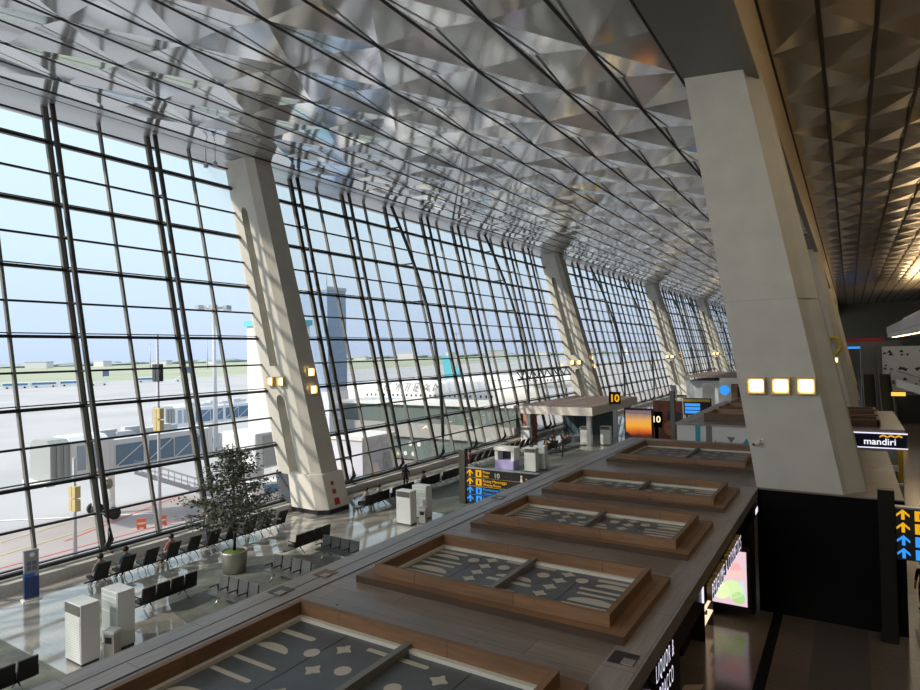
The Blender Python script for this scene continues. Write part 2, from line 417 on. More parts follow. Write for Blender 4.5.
# jet bridges
def jet_bridge(loc, rz, L, label, legs=True, windows=True, leg_y=8.65):
    """local +y runs from the aircraft cab towards the terminal, +x faces the terminal glass"""
    H = (loc[2] - APR) / .88
    e = empty('jet_bridge', loc, rz, label=label, cat='jet bridge', group='jet bridges')
    b = MB()
    prof = [(-1.9, 0), (1.9, 0), (1.9, 3.3), (1.2, 3.7), (-1.2, 3.7), (-1.9, 3.3)]
    b.hexa([(x, 0.9, z) for x, z in prof], [(x, 4.2, z) for x, z in prof]); b.build('cab', M['bridge'], e)
    bel = MB()
    for i in range(6):
        w = 1.75 + .12 * (i % 2); y = .9 - i * .28
        bel.hexa([(x * w / 1.9, y, .1 + z * .95) for x, z in prof], [(x * w / 1.9, y - .26, .1 + z * .95) for x, z in prof])
    bel.build('bellows', mat('bellows_grey', (.30, .33, .34), .7), e)
    MB().box(-2.2, 2.3, -1.3, -.6, -.25, .02).build('bumper', M['white'], e)
    w = MB()
    for y in (1.4, 2.5): w.box(1.9, 1.93, y, y + .75, .7, 2.9)
    w.build('cab_window', mat('cab_glass', (.28, .36, .44), .15), e)
    t = MB().box(-1.6, 1.6, 4.2, L, .1, 3.0)
    for y in (4.2, L * .5, L - .5): t.box(-1.75, 1.75, y, y + .5, 0, 3.15)
    t.build('tunnel', M['bridge'], e)
    if windows:
        g = MB()
        n = int((L - 5.2) / 3)
        for i in range(n): g.box(1.6, 1.64, 5.0 + i * 3, 5.0 + i * 3 + 2.85, .5, 2.5)
        g.build('side_glazing', M['bglass'], e)
        tr = MB()
        for i in range(n): tr.beam((1.66, 5.0 + i * 3, .5), (1.66, 7.8 + i * 3, 2.5), .08, .06, (1, 0, 0))
        tr.build('brace', M['bridge'], e)
    r = MB()
    for i in range(7): r.box(-1.2 + .5 * (i % 3), -.4 + .5 * (i % 3), 3 + i * (L - 6) / 7, 4.6 + i * (L - 6) / 7, 3.1, 3.6 + .25 * (i % 2))
    r.build('roof_equipment', mat('roof_kit', (.50, .54, .58), .5), e)
    if legs:
        for s_ in (-1.5, 1.5):
            MB().box(s_ - .2, s_ + .2, leg_y - .2, leg_y + .2, -H + .7, .1).tube([(s_, leg_y, -H + .7), (s_, leg_y, -H + 1.8)], .3).build('leg', M['white'], e)
            wh = MB()
            for q in (-.42, .42): wh.lathe([(.3, -.18), (.55, -.16), (.58, 0), (.55, .16), (.3, .18)], (s_ + q, leg_y, -H + .58), 18, axis='x')
            wh.build('wheel', M['rubber'], e)
    e.scale = (.88, .88, .88)
    return e
B1 = jet_bridge((-53.2, 23.1, .35), R(0), 15.3, 'nearest white jet bridge with blue glazed tunnel, cab toward the left', leg_y=4.6)
B2 = jet_bridge((-85, 52, -.4), R(2), 21, 'farther jet bridge with blue glazing, behind the floodlight mast', legs=True)
# bridge stair
st = empty('bridge_stair', (-50.3, 28.5, APR), label='grey metal stair descending from the jet bridge to the apron', cat='stair')
EX, EY, TZ0 = 4.6, 6.6, 3.7
for dy in (-.5, .5):
    MB().beam((dy, 0, TZ0), (EX + dy, EY, .2), .12, .3).build('stringer', M['pole'], st)
    h = MB().beam((dy, 0, TZ0 + 1), (EX + dy, EY, 1.2), .05, .05).beam((dy, 0, TZ0 + .5), (EX + dy, EY, .7), .04, .04)
    for i in range(9): h.beam((dy + EX * i / 8, EY * i / 8, TZ0 - i * (TZ0 - .2) / 8), (dy + EX * i / 8, EY * i / 8, TZ0 + 1 - i * (TZ0 - .2) / 8), .04, .04)
    h.build('handrail', M['pole'], st)
tr = MB()
for i in range(17): tr.hexa([(x + EX * i / 17, y + EY * i / 17, TZ0 - .05 - (TZ0 - .2) * i / 17) for x, y in ((-.45, 0), (.45, 0), (.6, .3), (-.3, .3))], [(x + EX * i / 17, y + EY * i / 17, TZ0 - (TZ0 - .2) * i / 17) for x, y in ((-.45, 0), (.45, 0), (.6, .3), (-.3, .3))])
tr.build('tread', M['pole'], st)
# rotunda and link
ro = empty('bridge_rotunda', (-48, 38.5, APR), label='white boxy bridge rotunda on a round column behind the potted tree', cat='rotunda')
MB().tube([(0, 0, 0), (0, 0, 3)], .8, 16).build('column', M['white'], ro)
MB().box(-2.2, 2.6, -2.0, 2.4, 2.9, 6.2, bev=.15).build('cabin', M['bridge'], ro)
MB().box(2.6, 2.66, -1.2, 1.8, 3.1, 5.9).build('door_panel', mat('door_grey', (.38, .41, .44), .4), ro)
MB().box(-3.6, -2.2, -1.4, 1.6, 3.1, 5.9).build('link_tunnel', M['bridge'], ro)
tr = MB()
for i in range(3):
    x = -3.5 + i * .43; tr.beam((x, -1.45, 3.4), (x + .22, -1.45, 5.4), .09, .06).beam((x + .22, -1.45, 5.4), (x + .43, -1.45, 3.4), .09, .06)
tr.build('lattice', M['white'], ro)
# buildings outside
pb = empty('pylon_building', (-57, 52.5, APR), label='tall white panelled pylon behind the nearest leaning column', cat='building')
MB().box(-9.6, -3.2, 0, 5, 0, 17.2).build('tower_body', M['white'], pb)
pj = MB()
for z in range(1, 11): pj.box(-9.62, -3.18, -.02, 5.02, z * 1.6, z * 1.6 + .06)
pj.build('panel_joint', M['offw'], pb)
MB().box(-9.8, -3.0, -.3, 5.3, 17.2, 17.9).build('coping', M['tealp'], pb)
tw = empty('glass_tower', (-65.4, 66, APR), label='blue glass tower block right of the nearest leaning column', cat='building')
o = MB().box(-8, 0, 0, 4, 7.8, 23).build('glass_body', M['blueglass'], tw)
MB().box(-8.1, .1, -.1, 4.1, 0, 7.8).build('podium', M['lav'], tw)
MB().box(-8.1, .1, -.1, 4.1, 23, 23.5).build('parapet', M['pole'], tw)
MB().tube([(-2, 2, 23.5), (-2, 2, 26)], .08).build('antenna', M['pole'], tw)
lb = empty('service_block', (-47, 47.5, APR), label='pale lavender service block just outside the glass, right of the column', cat='building')
MB().box(0, 4.5, 0, 5.2, 0, 4.3).build('block', M['lav'], lb)
MB().box(-.2, 4.7, -.2, 5.4, 4.3, 4.6).build('roof', M['white'], lb)
MB().box(4.5, 4.54, 3.2, 4.6, 0, 2.6).build('shutter', M['pole'], lb)
wk = empty('glazed_walkway', (-31.2, 60, APR), label='two storey green glazed walkway running out from the hall to the aircraft', cat='building')
MB().box(-26, 0, 0, 5, .2, 3.0).build('lower_glazing', M['gglass'], wk)
MB().box(-26.3, 0, -.5, 5.5, 3.0, 4.7).build('deck_band', mat('deck_grey', (.33, .34, .34), .6), wk)
MB().box(-26, 0, 0, 5, 4.7, 6.9).build('upper_glazing', M['gglass'], wk)
MB().box(-26.4, 0, -.5, 5.5, 6.9, 7.2).build('roof', M['offw'], wk)
for i, (x, z) in enumerate([(-14.6, 2.1), (-13.3, 2.1), (-15.4, .9), (-14.2, .9)]): MB().lathe([(.28, 0), (.28, .03)], (x, -.05, z), 16, axis='y').build('round_sign', M['white'], wk)

# aircraft (x axis: tail -> nose)
def plane(loc, rz, L, r, tailm, label, word=None):
    e = empty('aircraft', loc, rz, label=label, cat='aircraft')
    h = r + 2.6
    prof = [(.15, 0), (r * .35, L * .06), (r * .8, L * .2), (r, L * .32), (r, L * .82), (r * .86, L * .91), (r * .55, L * .965), (.15, L)]
    MB().lathe(prof, (0, 0, h), 24, axis='x').build('fuselage', M['white'], e)
    MB().hexa([(0, -.2, h + r * .5), (L * .13, -.2, h + r * .8), (L * .13, .2, h + r * .8), (0, .2, h + r * .5)], [(-L * .03, -.1, h + r + L * .15), (L * .03, -.1, h + r + L * .15), (L * .03, .1, h + r + L * .15), (-L * .03, .1, h + r + L * .15)]).build('tail_fin', tailm, e)
    for s_ in (-1, 1):
        MB().hexa([(L * .38, s_ * r * .8, h - r * .6), (L * .56, s_ * r * .8, h - r * .6), (L * .56, s_ * r * .8, h - r * .4), (L * .38, s_ * r * .8, h - r * .4)],
                  [(L * .26, s_ * L * .44, h + .6), (L * .30, s_ * L * .44, h + .6), (L * .30, s_ * L * .44, h + .7), (L * .26, s_ * L * .44, h + .7)]).build('wing', M['offw'], e)
        MB().hexa([(L * .02, s_ * r * .3, h + .3), (L * .1, s_ * r * .4, h + .3), (L * .1, s_ * r * .4, h + .45), (L * .02, s_ * r * .3, h + .45)],
                  [(-L * .03, s_ * L * .14, h + .7), (0, s_ * L * .14, h + .7), (0, s_ * L * .14, h + .8), (-L * .03, s_ * L * .14, h + .8)]).build('tailplane', M['offw'], e)
        MB().lathe([(.9, 0), (1.1, 1), (1.0, 2.8), (.6, 3.6)], (L * .46, s_ * L * .16, h - r * .75), 16, axis='x').build('engine', M['pole'], e)
        MB().tube([(L * .47, s_ * 2, 0.5), (L * .47, s_ * 2, h - r * .5)], .18).lathe([(.5, -.4), (.55, 0), (.5, .4)], (L * .47, s_ * 2, .55), 14, axis='y').build('main_gear', M['rubber'], e)
    MB().tube([(L * .88, 0, .4), (L * .88, 0, h - r * .6)], .14).lathe([(.4, -.25), (.42, 0), (.4, .25)], (L * .88, 0, .42), 14, axis='y').build('nose_gear', M['rubber'], e)
    for i in range(int(L * .55)):
        for s_ in (-1, 1):
            y = s_ * r * .985
            MB().box(L * .3 + i - .14, L * .3 + i + .14, min(y, y + s_ * .06), max(y, y + s_ * .06), h + .25, h + .65).build('cabin_window', M['sigb'], e)
    if word:
        a = R(35)
        text_mesh(word, 2.4, .03, mat('lettering_grey', (.20, .22, .25), .5), 'lettering', e, face_mtx((L * .34, -(r + .3) * math.cos(a) - .75 * math.sin(a), h + (r + .3) * math.sin(a) - .75 * math.cos(a)), (1.0, 0, 0), (0, math.sin(a), math.cos(a))))
    return e
plane((-90, 88, APR), R(1), 50, 2.9, M['white'], 'white jet with SKYTEAM lettering, behind the glazed walkway', 'S K Y T E A M')
plane((-101, 150, APR), R(20), 40, 2.0, M['tealp'], 'white jet with teal tail, beyond the lettered one')

# ground vehicles far out on the apron
def bus():
    e = empty('apron_bus')
    MB().box(-6, 6, -1.4, 1.4, .5, 3.1, bev=.15).build('body', M['bus'], e)
    w = MB()
    for s_ in (-1.42, 1.39): w.box(-5.6, 5.2, s_, s_ + .03, 1.5, 2.6)
    w.box(6, 6.03, -1.2, 1.2, 1.3, 2.7); w.build('glazing', M['busg'], e)
    for x in (-3.8, 3.8):
        MB().lathe([(.45, -1.42), (.5, -1.3), (.5, 1.3), (.45, 1.42)], (x, 0, .5), 14, axis='y').build('axle', M['rubber'], e)
    return e
for i, (x, y, l) in enumerate([(-372, 146, 'white bus at the far apron edge, leftmost of the parked line'), (-368, 158, 'white bus at the far apron edge, second of the parked line'), (-366, 171, 'white bus at the far apron edge, third of the parked line'), (-362, 212, 'white bus right of the far stair trucks')]):
    first_or_copy(STORE, 'bus', bus, (x, y, APR + .04), R(62), l, 'bus', 'buses parked on the far apron')
def stair_truck():
    e = empty('stair_truck')
    MB().box(-4, 4, -1.2, 1.2, .7, 1.5, bev=.1).box(2.2, 4, -1.2, 1.2, 1.5, 2.6).build('chassis', M['bus'], e)
    MB().hexa([(-5, -1, .6), (3, -1, 5), (3, 1, 5), (-5, 1, .6)], [(-5, -1, 1.1), (3, -1, 5.6), (3, 1, 5.6), (-5, 1, 1.1)]).build('stair', M['offw'], e)
    MB().box(2, 5, -1.4, 1.4, 5, 8).build('canopy', mat('navy_canopy', (.10, .13, .25), .5), e)
    for x in (-2.6, 2.8): MB().lathe([(.45, -1.25), (.5, 0), (.45, 1.25)], (x, 0, .5), 12, axis='y').build('axle', M['rubber'], e)
    return e
for i, (x, y, l) in enumerate([(-352, 178, 'stair truck with dark canopy left of the first mullion pair, far apron'), (-345, 224, 'stair truck with dark canopy between the mullion pairs, far apron'), (-340, 300, 'stair truck near the floodlight mast, far apron')]):
    first_or_copy(STORE, 'stairtruck', stair_truck, (x, y, APR + .04), R(60), l, 'stair truck', 'stair trucks on the far apron')
def van():
    e = empty('service_van')
    MB().hexa([(-2.4, -1, .4), (2.4, -1, .4), (2.4, 1, .4), (-2.4, 1, .4)], [(-2.3, -.9, 2.3), (1.2, -.9, 2.3), (1.2, .9, 2.3), (-2.3, .9, 2.3)]).build('body', M['bus'], e)
    MB().box(-1.2, 1.0, -.97, .97, 1.4, 2.1).build('glazing', M['busg'], e)
    for x in (-1.5, 1.5): MB().lathe([(.33, -1.02), (.36, 0), (.33, 1.02)], (x, 0, .36), 12, axis='y').build('axle', M['rubber'], e)
    return e
for i, (x, y, l) in enumerate([(-53, 48, 'white van in front of the pylon building'), (-43, 36.5, 'white van under the bridge rotunda'), (-150, 140, 'white van out on the open apron'), (-185, 250, 'white van beyond the glazed walkway roof')]):
    first_or_copy(STORE, 'van', van, (x, y, APR + .03), R(30 + 40 * i), l, 'van', 'white vans on the apron')

# ------------------------------------------------------------------ ceilings
ce = empty('ceiling', kind='structure')
MB().hexa([(-38, Y0 - 7, cz(-38) + .5), (-2.9, Y0 - 7, cz(-2.9) + .5), (-2.9, 240, cz(-2.9) + .5), (-38, 240, cz(-38) + .5)],
          [(-38, Y0 - 7, cz(-38) + .8), (-2.9, Y0 - 7, cz(-2.9) + .8), (-2.9, 240, cz(-2.9) + .8), (-38, 240, cz(-38) + .8)]).build('backing', M['backing'], ce)
GAP = 0.0
def strip(xa, xb, zf, m, par, h, ph, step=3.3, name='ceiling_panel', y0=None, ha=1):
    """folded diamonds: nodes low, diamond centres h higher; the groove runs along each diamond's long diagonal"""
    b = MB(); bm = b.bm
    y0 = 17.5 - 3.3 * 16 if y0 is None else y0
    n = int((240 - y0) / step) + 1
    A = []; Bv = []
    for j in range(n + 1):
        y = y0 + j * step; up_ = (j + ph) % 2
        A.append(bm.verts.new((xa + GAP, y, zf(xa) + (h * ha if up_ else 0))))
        Bv.append(bm.verts.new((xb - GAP, y, zf(xb) + (0 if up_ else h))))
    for j in range(n):
        up_ = (j + ph) % 2
        if not up_:   # A[j] node, Bv[j+1] node
            fs = ((A[j], A[j + 1], Bv[j + 1]), (A[j], Bv[j + 1], Bv[j]))
        else:
            fs = ((A[j], A[j + 1], Bv[j]), (A[j + 1], Bv[j + 1], Bv[j]))
        for q in fs: bm.faces.new(q)
    bmesh.ops.recalc_face_normals(bm, faces=bm.faces[:])
    for f in bm.faces:
        if f.normal.z > 0: f.normal_flip()
    return b.build(name, m, par, flat=True)
def groove(x, z, par, w=.15):
    MB().box(x - w / 2, x + w / 2, Y0 - 7, 240, z - .035, z - .015).build('groove', M['backing'], par)
gx = [-5.25 - 2.3 * i for i in range(13)]
edges = [-2.85] + gx
for i in range(len(edges) - 1):
    strip(edges[i + 1], edges[i], cz, M['panel'], ce, .18, i, ha=0 if i == len(edges) - 2 else 1)
    groove(edges[i + 1], cz(edges[i + 1]), ce, .13)
x1 = edges[-1]
sb = MB()
sb.hexa([(-34.0 + .05, Y0 - 7, cz(-34.0)), (x1 - .07, Y0 - 7, cz(x1)), (x1 - .07, 240, cz(x1)), (-34.0 + .05, 240, cz(-34.0))],
        [(-34.0 + .05, Y0 - 7, cz(-34.0) + .05), (x1 - .07, Y0 - 7, cz(x1) + .05), (x1 - .07, 240, cz(x1) + .05), (-34.0 + .05, 240, cz(-34.0) + .05)])
sb.build('soffit_band', M['soffit'], ce)
sb = MB()
sb.hexa([(-36.6, Y0 - 7, 23.12), (-34.05, Y0 - 7, cz(-34.0)), (-34.05, 240, cz(-34.0)), (-36.6, 240, 23.12)],
        [(-36.6, Y0 - 7, 23.3), (-34.05, Y0 - 7, cz(-34.0) + .05), (-34.05, 240, cz(-34.0) + .05), (-36.6, 240, 23.3)])
sb.build('soffit_edge', M['soffit'], ce)
MB().box(-38, -2.75, Y0 - 7, 240, 24.0, 24.4).build('roof_slab', M['backing'], ce)
# vertical face of the high slot and the ceiling beyond, both tinted for warm light
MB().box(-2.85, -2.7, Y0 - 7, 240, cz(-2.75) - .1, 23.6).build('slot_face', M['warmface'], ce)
MB().box(-2.95, -2.6, Y0 - 7, 240, cz(-2.75) - .25, cz(-2.75) - .1).build('slot_edge', M['fin'], ce)
def rz_(x): return 22.6 + .02 * (x + 2.7)
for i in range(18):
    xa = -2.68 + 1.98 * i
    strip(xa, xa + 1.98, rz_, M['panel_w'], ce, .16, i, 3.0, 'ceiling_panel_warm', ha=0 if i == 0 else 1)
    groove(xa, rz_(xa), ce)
MB().box(-2.9, 34.3, Y0 - 7, 240, 23.9, 24.3).build('roof_slab_concourse', M['backing'], ce)

# ------------------------------------------------------------------ glass wall: windows, posts
TZ = [.55 + 1.705 * i for i in range(14)]
def pt(z, y, off=0): return Vector((fx(z) + off, y, z))
def window_mesh():
    w = {}
    b = MB(); a, c_ = 0, PITCH
    for i, z in enumerate(TZ):
        thick = (i % 2 == 0)
        if i == 13: z, thick = 22.45, False
        if thick:
            b.beam(pt(z, a, .10), pt(z, c_, .10), .26, .15, (0, 0, 1)); b.beam(pt(z + .17, a, .02), pt(z + .17, c_, .02), .16, .05)
        else:
            b.beam(pt(z, a, .05), pt(z, c_, .05), .14, .10)
    for z in (1.0,): pass
    w['transom'] = b
    m_ = MB().beam(pt(.45, PITCH / 2, .05), pt(23.15, PITCH / 2, .05), .12, .22, (1, 0, 0)); w['mid'] = m_
    g = MB(); g.face([pt(.45, a), pt(.45, c_), pt(23.2, c_), pt(23.2, a)]); w['glass'] = g
    return w
wm = window_mesh(); wproto = None
nwin = 0
y = 26.55 - 9 * PITCH
k = 0
winpos = []
while y < Y1:
    winpos.append(y); y += PITCH
for y in winpos:
    nwin += 1
    if wproto is None:
        e = empty(f'window_{nwin}', (0, y, 0), kind='structure')
        wm['transom'].build('transom', M['transom'], e); wm['mid'].build('mullion', M['fin'], e); wm['glass'].build('glass', M['glass'], e)
        wproto = e
    else:
        e = copy_tree(wproto); e.name = f'window_{nwin}'; e.location = (0, y, 0)
# posts: finned mullion outside, inner tube, short links
def post(curved):
    e = empty('trim_3', kind='structure')
    MB().beam(pt(.3, 0, .06), pt(23.2, 0, .06), .23, .22, (1, 0, 0)).build('fin', M['fin'], e)
    MB().beam(pt(.3, .10, .10), pt(23.2, .10, .10), .05, .26, (1, 0, 0)).build('fin_edge', M['steel'], e)
    n = 14; off = (lambda s_: .86 + (1.6 * math.sin(PI * s_) if curved else 0))
    pts = [pt(.55, .05, .18)] + [pt(1.1 + 22.1 * i / n, .05, off(i / n)) for i in range(n + 1)]
    MB().tube(pts, .135 if not curved else .15, 8).build('inner_tube', M['steel'], e)
    l = MB()
    for i, z in enumerate(TZ[:13]):
        if curved and i % 2: continue
        l.tube([pt(z, .05, .1), pt(z, .05, off(max(0, (z - 1.1) / 22.1)))], .05 if not curved else .07, 6)
    l.build('link', M['steel'], e)
    return e
pp = {False: None, True: None}; np_ = 2
for i, y in enumerate(winpos):
    kk = (i - 9) % 9
    if kk == 0: continue
    cv = kk in (3, 6) and y > 30
    np_ += 1
    if pp[cv] is None: pp[cv] = post(cv); e = pp[cv]
    else: e = copy_tree(pp[cv])
    e.name = f'trim_{np_}'; e.location = (0, y, 0)
# eave outside
e = MB().box(-38, -36.0, Y0 - 7, 240, 23.2, 23.6).build('trim_eave', M['soffit']); e['kind'] = 'structure'
# lattice girder above the gate
lg = empty('lattice_girder', (0, 0, 0), label='dark lattice girder fixed across the glass above the gate canopy', cat='girder')
ch = MB().beam(pt(7.45, 60.4, .7), pt(7.45, 75.5, .7), .18, .18).beam(pt(6.5, 60.4, .7), pt(6.5, 75.5, .7), .18, .18); ch.build('chord', M['steel'], lg)
wv = MB()
for i in range(15): wv.beam(pt(6.5 if i % 2 else 7.45, 60.4 + i, .7), pt(7.45 if i % 2 else 6.5, 61.4 + i, .7), .1, .1)
wv.build('web', M['steel'], lg)

# ------------------------------------------------------------------ leaning concrete columns on the glass wall
def facade_column():
    e = empty('leaning_column')
    def xr(z): return -26.75 - .277 * z
    b = MB()
    def ring(z): return [(fx(z) - .12, 0, z), (xr(z) - .55, 0, z), (xr(z), .35, z), (xr(z), 1.75, z), (fx(z) - .12, 1.75, z)]
    b.hexa(ring(0.0), ring(cz(-33.5) + .02))
    sh = b.build('shaft', [M['conc'], M['conc_in']], e)
    def slot(za, zb):
        c_ = MB(); n = 8
        def X(u, z): return fx(z) + (xr(z) - .55 - fx(z)) * u
        ua, ub = .33, .62
        pts = [(X(ua, za), za), (X(ub, za), za), (X(ub, zb - .5), zb - .5)]
        for i in range(1, n): 
            t_ = PI * i / n; u = (ua + ub) / 2 + (ub - ua) / 2 * math.cos(t_); z = zb - .5 + .5 * math.sin(t_); pts.append((X(u, z), z))
        pts.append((X(ua, zb - .5), zb - .5))
        c_.hexa([(x, -.2, z) for x, z in pts], [(x, .75, z) for x, z in pts]); return c_
    bool_diff(sh, slot(2.3, 7.15)); bool_diff(sh, slot(9.0, 19.6))
    # lower casing and skirting
    cs = MB()
    def ring2(z, g, a=.0): return [(-29.4 + .235 * 0 - .12 * z, -.25 - g + a, z), (xr(z) - .45, -.25 - g + a, z), (xr(z) + .18 + g, .2, z), (xr(z) + .18 + g, 1.95 + g, z), (-29.4 - .12 * z, 1.95 + g, z)]
    cs.hexa(ring2(.28, 0), ring2(2.35, 0)); cs.build('casing', M['casing'], e)
    MB().hexa(ring2(.0, -.05), ring2(.28, -.05)).build('skirting', M['skirt'], e)
    MB().hexa([(-30.5, -.15, 0), (-29.3, -.15, 0), (-29.3, 1.9, 0), (-30.5, 1.9, 0)], [(-30.95, -.15, 2.2), (-29.75, -.15, 2.2), (-29.75, 1.9, 2.2), (-30.95, 1.9, 2.2)]).build('dark_infill', mat('dark_infill', (.06, .07, .09), .5), e)
    st = MB()
    for z, h, w in ((1.75, .22, .22), (1.25, .26, .3), (.65, .4, .42)):
        x = xr(z) + .19
        st.hexa([(x + .277 * h / 2, .75, z - h / 2), (x + .277 * h / 2 + .01, .75, z - h / 2), (x + .277 * h / 2 + .01, .75 + w, z - h / 2), (x + .277 * h / 2, .75 + w, z - h / 2)],
                [(x - .277 * h / 2, .75, z + h / 2), (x - .277 * h / 2 + .01, .75, z + h / 2), (x - .277 * h / 2 + .01, .75 + w, z + h / 2), (x - .277 * h / 2, .75 + w, z + h / 2)])
    st.build('warning_sticker', M['mirror'], e)
    return e
cl = ['leaning concrete column behind the viewpoint', 'nearest leaning concrete column on the glass wall, by the potted tree', 'second leaning column on the glass wall, rising behind the gate canopy', 'third leaning column along the glass wall', 'fourth leaning column along the glass wall, smallest in view']
for i, y in enumerate(COLY):
    if i == 0: continue
    first_or_copy(STORE, 'fcol', facade_column, (0, y, 0), 0, cl[i], 'column', 'leaning columns on the glass wall')
def wall_lamp():
    """square uplight, mounted on a face towards -y (local)"""
    e = empty('wall_lamp')
    b = MB()
    b.box(-.30, .30, -.22, 0, -.04, 0).box(-.30, .30, -.22, 0, .52, .56).box(-.30, -.26, -.22, 0, 0, .52).box(.26, .30, -.22, 0, 0, .52)
    b.build('housing', M['lampbox'], e)
    MB().box(-.22, .22, -.12, -.02, .05, .47, bev=.03).build('glowing_diffuser', M['lamp'], e)
    return e
names = ['', 'nearest leaning column', 'second leaning column', 'third leaning column', 'fourth leaning column']
for i, y in enumerate(COLY):
    if i == 0: continue
    for j, u in enumerate((.28, .66)):
        z = 7.75; xr_ = -26.75 - .277 * z - .55; x = fx(z) + (xr_ - fx(z)) * u
        first_or_copy(STORE, 'lamp', wall_lamp, (x, y - .01, z), 0, f"{['left','right'][j]} square lamp on the slotted face of the {names[i]}", 'wall lamp', 'square lamps on columns')
    for j, (dz, dy) in enumerate(((8.3, 1.1), (7.2, 1.0))):
        x = -26.75 - .277 * dz - .03
        first_or_copy(STORE, 'lamp', wall_lamp, (x, y + dy, dz), R(90), f"{['upper','lower'][j]} square lamp on the shaded side of the {names[i]}", 'wall lamp', 'square lamps on columns')

# big inner columns
def big_column():
    e = empty('inner_column')
    def L_(z): return -2.40 - .137 * z
    def R_(z): return 1.18 - .188 * z
    def ring(z): c_ = .72 - .01 * z; return [(L_(z), 0, z), (R_(z) - c_, 0, z), (R_(z), .9, z), (R_(z), 3.6, z), (L_(z), 3.6, z)]
    MB().hexa(ring(0), ring(cz(-4) + .05)).build('shaft', M['conc'], e)
    z = 11.2
    b = MB().hexa([(L_(z) - .004, -.004, z), (R_(z) - .6, -.004, z), (R_(z) + .004, .9, z), (R_(z) + .004, 3.6, z), (L_(z) - .004, 3.604, z)],
                  [(L_(z) - .006, -.004, z + .025), (R_(z) - .606, -.004, z + .025), (R_(z), .9, z + .025), (R_(z), 3.6, z + .025), (L_(z) - .006, 3.604, z + .025)])
    b.build('panel_joint', mat('joint_line', (.42, .40, .35), .6), e)
    # flush collar of ceiling metal around the head
    return e
for i, y in enumerate([24.6, 74.9, 125.2, 175.5]):
    first_or_copy(STORE, 'bcol', big_column, (0, y, 0), 0, ['huge pale leaning column rising from the shop roof', 'second inner leaning column, just right of the huge one', 'third inner leaning column, far behind the second', 'fourth inner column at the far end'][i], 'column', 'inner leaning columns')
    MB().hexa([(-7.5, y - 8, cz(-7.5) - .03), (-3.0, y - 8, cz(-3.0) - .03), (-3.0, y + 6, cz(-3.0) - .03), (-7.5, y + 4, cz(-7.5) - .03)] if False else
              [(-5.2, y - 9.5, cz(-5.2) - .06), (-2.92, y - 9.5, cz(-2.92) - .06), (-2.92, y + 6, cz(-2.92) - .06), (-5.2, y + 4.2, cz(-5.2) - .06)],
              [(-5.2, y - 9.5, cz(-5.2) - .02), (-2.92, y - 9.5, cz(-2.92) - .02), (-2.92, y + 6, cz(-2.92) - .02), (-5.2, y + 4.2, cz(-5.2) - .02)]).build('head_panel', mat('dark_soffit', (.13, .135, .13), .35, .4), ce)
for j in range(3):
    first_or_copy(STORE, 'lamp', wall_lamp, (-2.91 + .79 * j, 24.59, 7.84), 0, f"{['left','middle','right'][j]} of the three lit lamps on the huge pale column", 'wall lamp', 'square lamps on columns')
first_or_copy(STORE, 'lamp', wall_lamp, (-1.35, 74.89, 7.7), 0, 'small lit lamp on the second inner column', 'wall lamp', 'square lamps on columns')
rg = MB().tube([(-1.45 + .62 * math.cos(a), 74.6 + .02 * math.sin(a), 9.5 + .85 * math.sin(a)) for a in [2 * PI * i / 24 for i in range(25)]], .2, 8)
tag(rg.build('zero_sign', M['gold']), 'golden ring shaped numeral hung before the second inner column', 'sign')

def cctv(loc, rz, label):
    e = empty('security_camera', loc, rz, label=label, cat='camera')
    MB().tube([(0, 0, 0), (0, -.18, .02), (0, -.28, -.04)], .03).box(-.05, .05, -.02, 0, -.08, .08).build('bracket', M['white'], e)
    MB().lathe([(.03, -.42), (.075, -.38), (.075, -.12), (.05, -.08)], (0, -.1, -.08), 12, axis='y').build('body', M['white'], e)
    MB().lathe([(.05, -.435), (.05, -.42)], (0, -.1, -.08), 12, axis='y').build('lens', M['black'], e)
    return e
cctv((-2.78, 24.6, 6.1), R(-25), 'white security camera low on the huge pale column')
pod = empty('dome_camera', (fx(3.9) + .75, 15.75, 3.9), label='pale dome camera hung on the nearest mullion tube', cat='camera')
MB().tube([(-.3, -.2, .0), (0, 0, .05)], .025).build('arm', M['pole'], pod)
MB().lathe([(.03, 0), (.12, -.08), (.2, -.28), (.2, -.38), (.13, -.5), (.02, -.55)], n=16).build('dome', M['cream'], pod)
for i, (x, y) in enumerate([(-34.4, 24.2), (-33.6, 24.3)]):
    t = empty('spotlight', (x, y, cz(x)), label=['outer small spotlight hanging under the ceiling by the nearest column', 'inner small spotlight hanging under the ceiling by the nearest column'][i], cat='spotlight', group='hanging spotlights')
    MB().tube([(0, 0, 0), (0, 0, -.9)], .02).build('stem', M['steel'], t)
    MB().lathe([(.05, 0), (.13, -.1), (.15, -.35)], (0, 0, -.85), 12).build('can', M['pole'], t)

# ------------------------------------------------------------------ shop pavilion with wooden roof
pv = empty('shop_pavilion', (0, 0, 0), label='long shop pavilion with brown boarded flat roof and black shopfront', cat='pavilion')
MB().box(-10.05, -3.55, 0, 35.4, 4.1, 4.4).box(-3.55, 1.35, 24.5, 35.4, 4.1, 4.4).build('roof_deck', M['roof'], pv)
MB().box(-10.95, -10.05, 0, 35.4, 4.0, 4.404).box(-3.55, -2.95, 0, 24.5, 4.1, 4.404).build('roof_border', M['rooflong'], pv)
gr = MB().box(-10.52, -10.49, 0, 35.4, 4.404, 4.408).box(-10.06, -10.03, 0, 35.4, 4.404, 4.412); gr.build('roof_seam', M['skirt'], pv)
MB().box(-10.85, -10.7, 0, 35.3, 0, 4.0).build('rear_wall', M['wood'], pv)
MB().box(-3.3, -3.02, 0, 12.6, 2.75, 4.1).box(-3.3, -3.02, 12.6, 24.3, 3.5, 4.1).build('fascia', M['black'], pv)
MB().box(-3.0, 1.36, 24.45, 24.75, 0, 4.1).box(-3.0, 1.36, 24.44, 24.75, 4.1, 4.36).build('end_wall', M['black'], pv)
